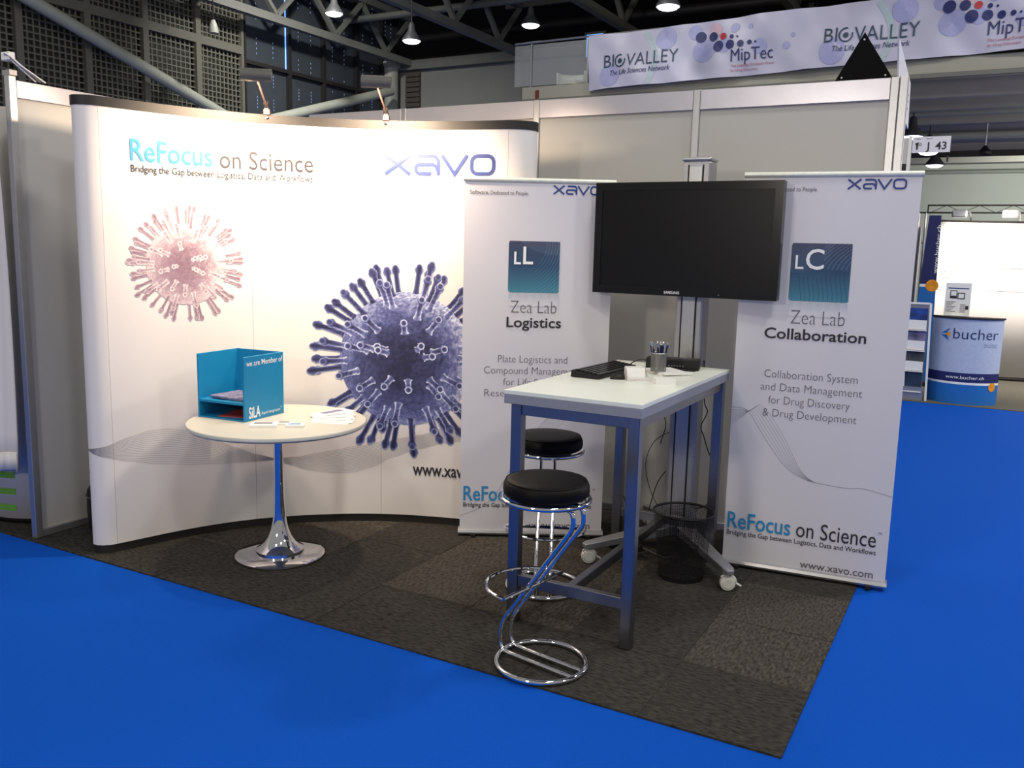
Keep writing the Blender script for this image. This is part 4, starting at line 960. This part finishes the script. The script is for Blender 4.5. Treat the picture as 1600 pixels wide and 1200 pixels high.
mb = MB(); text(mb, fmp, 'bucher', .42, .90, 1.87, .10, -.01, .004); mb2 = MB(); mb2.add([fmp(.30, 1.90, .004), fmp(.38, 1.95, .004), fmp(.36, 1.90, .004), fmp(.38, 1.85, .004)], [(0, 1, 2), (0, 2, 3)])
part('logo', mb2, M_pale, fd)
for (a, b, z0, z1) in ((.05, .58, 1.20, 1.45), (.78, 1.35, 1.20, 1.50)):
    q = .04; pts = arc(b-q, z1-q, q, 0, 90, 4)+arc(a+q, z1-q, q, 90, 180, 4)+arc(a+q, z0+q, q, 180, 270, 4)+arc(b-q, z0+q, q, 270, 360, 4); ribbon(mb, fmp, pts, .008, .004, closed=True)
    for k in range(3): quad(mb, fmp, a+.06, z1-.07-.03*k, a+.26+.05*(k % 2), z1-.062-.03*k, .004)
part('lettering', mb, mat('ink_faint', (176, 176, 182), .6), fd)
# truss frame and lamps of the far stand
ff = thing('far_truss_frame', 'thin dark lattice frame above the farther stand', 'truss', (1, 10.9, 0))
for x in (-.585, -.50): part('upright', MB().tube([(x, 10.9, 0), (x, 10.9, 2.23)], .012, 8), M_alu2, ff)
part('top_tube', MB().tube([(-.49, 10.9, 2.33), (4, 10.9, 2.33)], .011, 8), M_trim, ff); part('lower_tube', MB().tube([(-.60, 10.9, 2.23), (4, 10.9, 2.23)], .011, 8), M_trim, ff); part('end_tube', MB().tube([(-.48, 10.9, 2.23), (-.48, 10.9, 2.33)], .01, 8), M_trim, ff)
mb = MB()
for k in range(22): mb.tube([(-.45+.2*k, 10.9, 2.33 if k % 2 else 2.23), (-.25+.2*k, 10.9, 2.23 if k % 2 else 2.33)], .004, 5)
part('lattice', mb, M_trim, ff, kind='stuff')
part('cross_tube', MB().tube([(-.585, 10.9, 1.82), (-.50, 10.9, 1.82)], .012, 8), M_alu2, ff)
for x, lb in ((-.05, 'grey spot lamp above the left end of the farther display'), (.52, 'silver spot lamp on a curved arm above the farther display'), (1.0, 'third spot lamp above the farther display')):
    t = thing('spot_lamp', lb, 'lamp', (x, 10.5, 2.12)); part('arm', MB().tube([tuple(q) for q in CR([Vector((x+.12, 10.62, 2.12)), Vector((x+.1, 10.45, 2.22)), Vector((x, 10.2, 2.22)), Vector((x, 10.1, 2.20))], 4)], .012, 6), M_alu, t, smooth=True)
    part('lamp_head', MB().box(x-.09, 10.02, 2.13, x+.09, 10.12, 2.23), M_alu2, t, bevel=.02)
# banner flag of the far stand
fl = thing('flag_banner', 'tall dark blue banner with an orange dot behind the brochure rack', 'banner', (-.33, 9.6, 0))
flx = lambda v: -.405-.02+.055*((v-.1)/2.0)**2+.0
def flm(a, v, off=0): x0 = flx(v); x1 = -.195-.035*(v/2.1); return (x0+(x1-x0)*a, 9.6-off, v)
M_fnav = mat('flag_navy', (24, 32, 92), .55); M_fblue = mat('flag_blue', (20, 104, 184), .55)
vv = lambda a, b: [a+(b-a)*k/8 for k in range(9)]
part('sheet', MB().grid(lambda a, v: flm(a, v), [0, .5, 1], vv(.05, 1.25)), M_fblue, fl, solid=.004); part('sheet', MB().grid(lambda a, v: flm(a, v), [0, .5, 1], vv(1.285, 2.14)), M_fnav, fl, solid=.004); part('stripe', MB().grid(lambda a, v: flm(a, v), [0, .5, 1], [1.25, 1.285]), M_inkw, fl, solid=.004)
M_or = mat('ink_orange', (236, 150, 30), .5, var=.25, scale=9)
mb = MB(); disc(mb, lambda u, v, off: (u, 9.6-off, v), -.262, 1.268, .075, .006); part('dot_print', mb, M_or, fl)
mb = MB(); text(mb, lambda u, v, off: (-.222-v, 9.6-off, u), 'www.bucher.ch', 1.42, 2.02, 0, .045, 0, .004); part('lettering', mb, M_inkw, fl)
part('foot', MB().box(-.45, 9.45, 0, -.18, 9.75, .05), M_trim, fl)
# display tubes beside the flag
t = thing('panel_post', 'silver posts of the farther stand wall at its left end', 'post', (-.53, 9.8, 0))
for x in (-.575, -.525, -.475): part('tube', MB().tube([(x, 9.8, 0), (x, 9.8, 2.0)], .018, 8), M_alu2, t, smooth=True)
# counter
ct = thing('promo_counter', 'curved blue and white promotion counter with black top', 'counter', (.22, 8.45, 0))
def cmpn(u, v, off=0):   # u -1..1
    a = u*R(62); r = .40+off; return (.215+.405*math.sin(a)*(r/.40), 8.59-r*(math.cos(a)), v)
us = [-1+2*k/28 for k in range(29)]
for nm, z0, z1, M in (('print_band', .0, .225, M_fblue), ('print_band', .225, .250, M_inkw), ('print_band', .250, .355, M_fnav), ('print_band', .355, .955, mat('counter_pale', (176, 188, 214), .55))): part(nm, MB().grid(lambda u, v: cmpn(u, v), us, [z0, z1]), M, ct, smooth=True)
mb = MB(); n = len(us); mb.add([cmpn(u, z_, .015) for z_ in (.955, .975) for u in us], [(k, k+1, n+k+1, n+k) for k in range(n-1)]+[tuple(range(n)), tuple(range(n, 2*n)), (0, n-1, 2*n-1, n)]); part('countertop', mb, M_trim, ct)
part('back_panel', MB().box(-.13, 8.40, 0, .56, 8.41, .954), M_fblue, ct)
cm2 = lambda u, v, off: cmpn((u-.215)/.36*.86, v, off)
mb = MB(); text(mb, cm2, 'bucher', .09, .545, .735, .115, -.008, .004); part('lettering', mb, M_fnav, ct)
mb = MB(); text(mb, cm2, 'biotec', .40, .55, .650, .055, -.01, .004); part('lettering', mb, mat('ink_pale_blue', (140, 152, 180), .6), ct)
mb = MB(); text(mb, cm2, 'www.bucher.ch', .05, .43, .288, .036, 0, .004); part('lettering', mb, M_inkw, ct)
mb = MB(); disc(mb, cm2, .535, .205, .045, .004, r2=.05); part('dot_print', mb, M_or, ct)
mb = MB()
for pts in (((-.05, .78), (.05, .85), (.02, .79)), ((-.05, .77), (.02, .765), (.05, .70))): mb.add([cm2(u, v, .004) for u, v in pts], [(0, 1, 2)])
part('logo', mb, M_fblue, ct)
mb = MB(); mb.add([cm2(u, v, .005) for u, v in ((.0, .778), (.055, .81), (.055, .745))], [(0, 1, 2)]); part('logo', mb, M_or, ct)
# poster on counter
po = thing('counter_poster', 'small white printed poster standing on the promotion counter', 'poster', (.10, 8.42, .975))
part('board', MB().box(-.045, 8.40, .976, .215, 8.41, 1.345), M_paper, po); part('foot', MB().box(.03, 8.38, .975, .14, 8.46, .985), M_paper, po)
mpp = lambda u, v, off=0: (u, 8.40-off, v)
mb = MB()
for k in range(7): quad(mb, mpp, -.03, 1.13-.018*k, .07-.02*(k % 3), 1.136-.018*k)
for k in range(5): quad(mb, mpp, .115, 1.10-.02*k, .17, 1.106-.02*k)
part('text_lines', mb, M_inkl, po); mb = MB(); quad(mb, mpp, .005, 1.17, .075, 1.26); quad(mb, mpp, .08, 1.165, .155, 1.235); quad(mb, mpp, .17, 1.05, .20, 1.09); part('picture_print', mb, M_ink, po)
mb = MB(); quad(mb, mpp, .013, 1.20, .067, 1.25, .004); quad(mb, mpp, .09, 1.175, .145, 1.225, .004); part('picture_print', mb, M_paper, po); mb = MB(); quad(mb, mpp, -.02, 1.28, .19, 1.29); part('headline_print', mb, M_inkx, po)
# brochure rack
rk = thing('brochure_rack', 'white upright brochure rack beside the promotion counter', 'rack', (-.30, 8.25, 0))
Rk = lambda v: -.405-.02*0+.0
for x in (-.425, -.185): part('upright', MB().obox((x+.012+(.02 if x < -.3 else .02), 8.22, .55), (-.035, 0, 1.1), (1.115, .02, .022)), M_paper, rk)
part('top_bar', MB().box(-.42, 8.21, 1.095, -.175, 8.23, 1.115), M_paper, rk); part('back_board', MB().box(-.405, 8.26, .02, -.185, 8.27, 1.09), M_edge, rk)
part('base_panel', MB().box(-.38, 8.205, 0, -.17, 8.26, .15), M_alu2, rk)
cols = [(30, 64, 140), (110, 108, 140), (60, 62, 66), (34, 52, 74)]
for k in range(4):
    zz = .88-.235*k
    part('shelf', MB().box(-.395, 8.19, zz-.085, -.19, 8.26, zz-.075), M_paper, rk)
    o = part('brochure', MB().box(-.39, 8.225, zz-.07, -.195, 8.235, zz+.17), mat('brochure_cover', cols[k], .5, var=.5, scale=12)); tag(o, ['blue brochure in the top rack shelf', 'lilac brochure in the second rack shelf', 'dark grey brochure in the third rack shelf', 'dark teal brochure in the bottom rack shelf'][k], 'brochure', 'brochures in the rack')
    if k < 3:
        o = part('leaflet', MB().box(-.395, 8.205, zz-.07, -.195, 8.215, zz+.035), M_paper); tag(o, ['white leaflet in front of the top rack shelf', 'white leaflet in front of the second rack shelf', 'white leaflet in front of the third rack shelf'][k], 'leaflet', 'white leaflets in the rack')
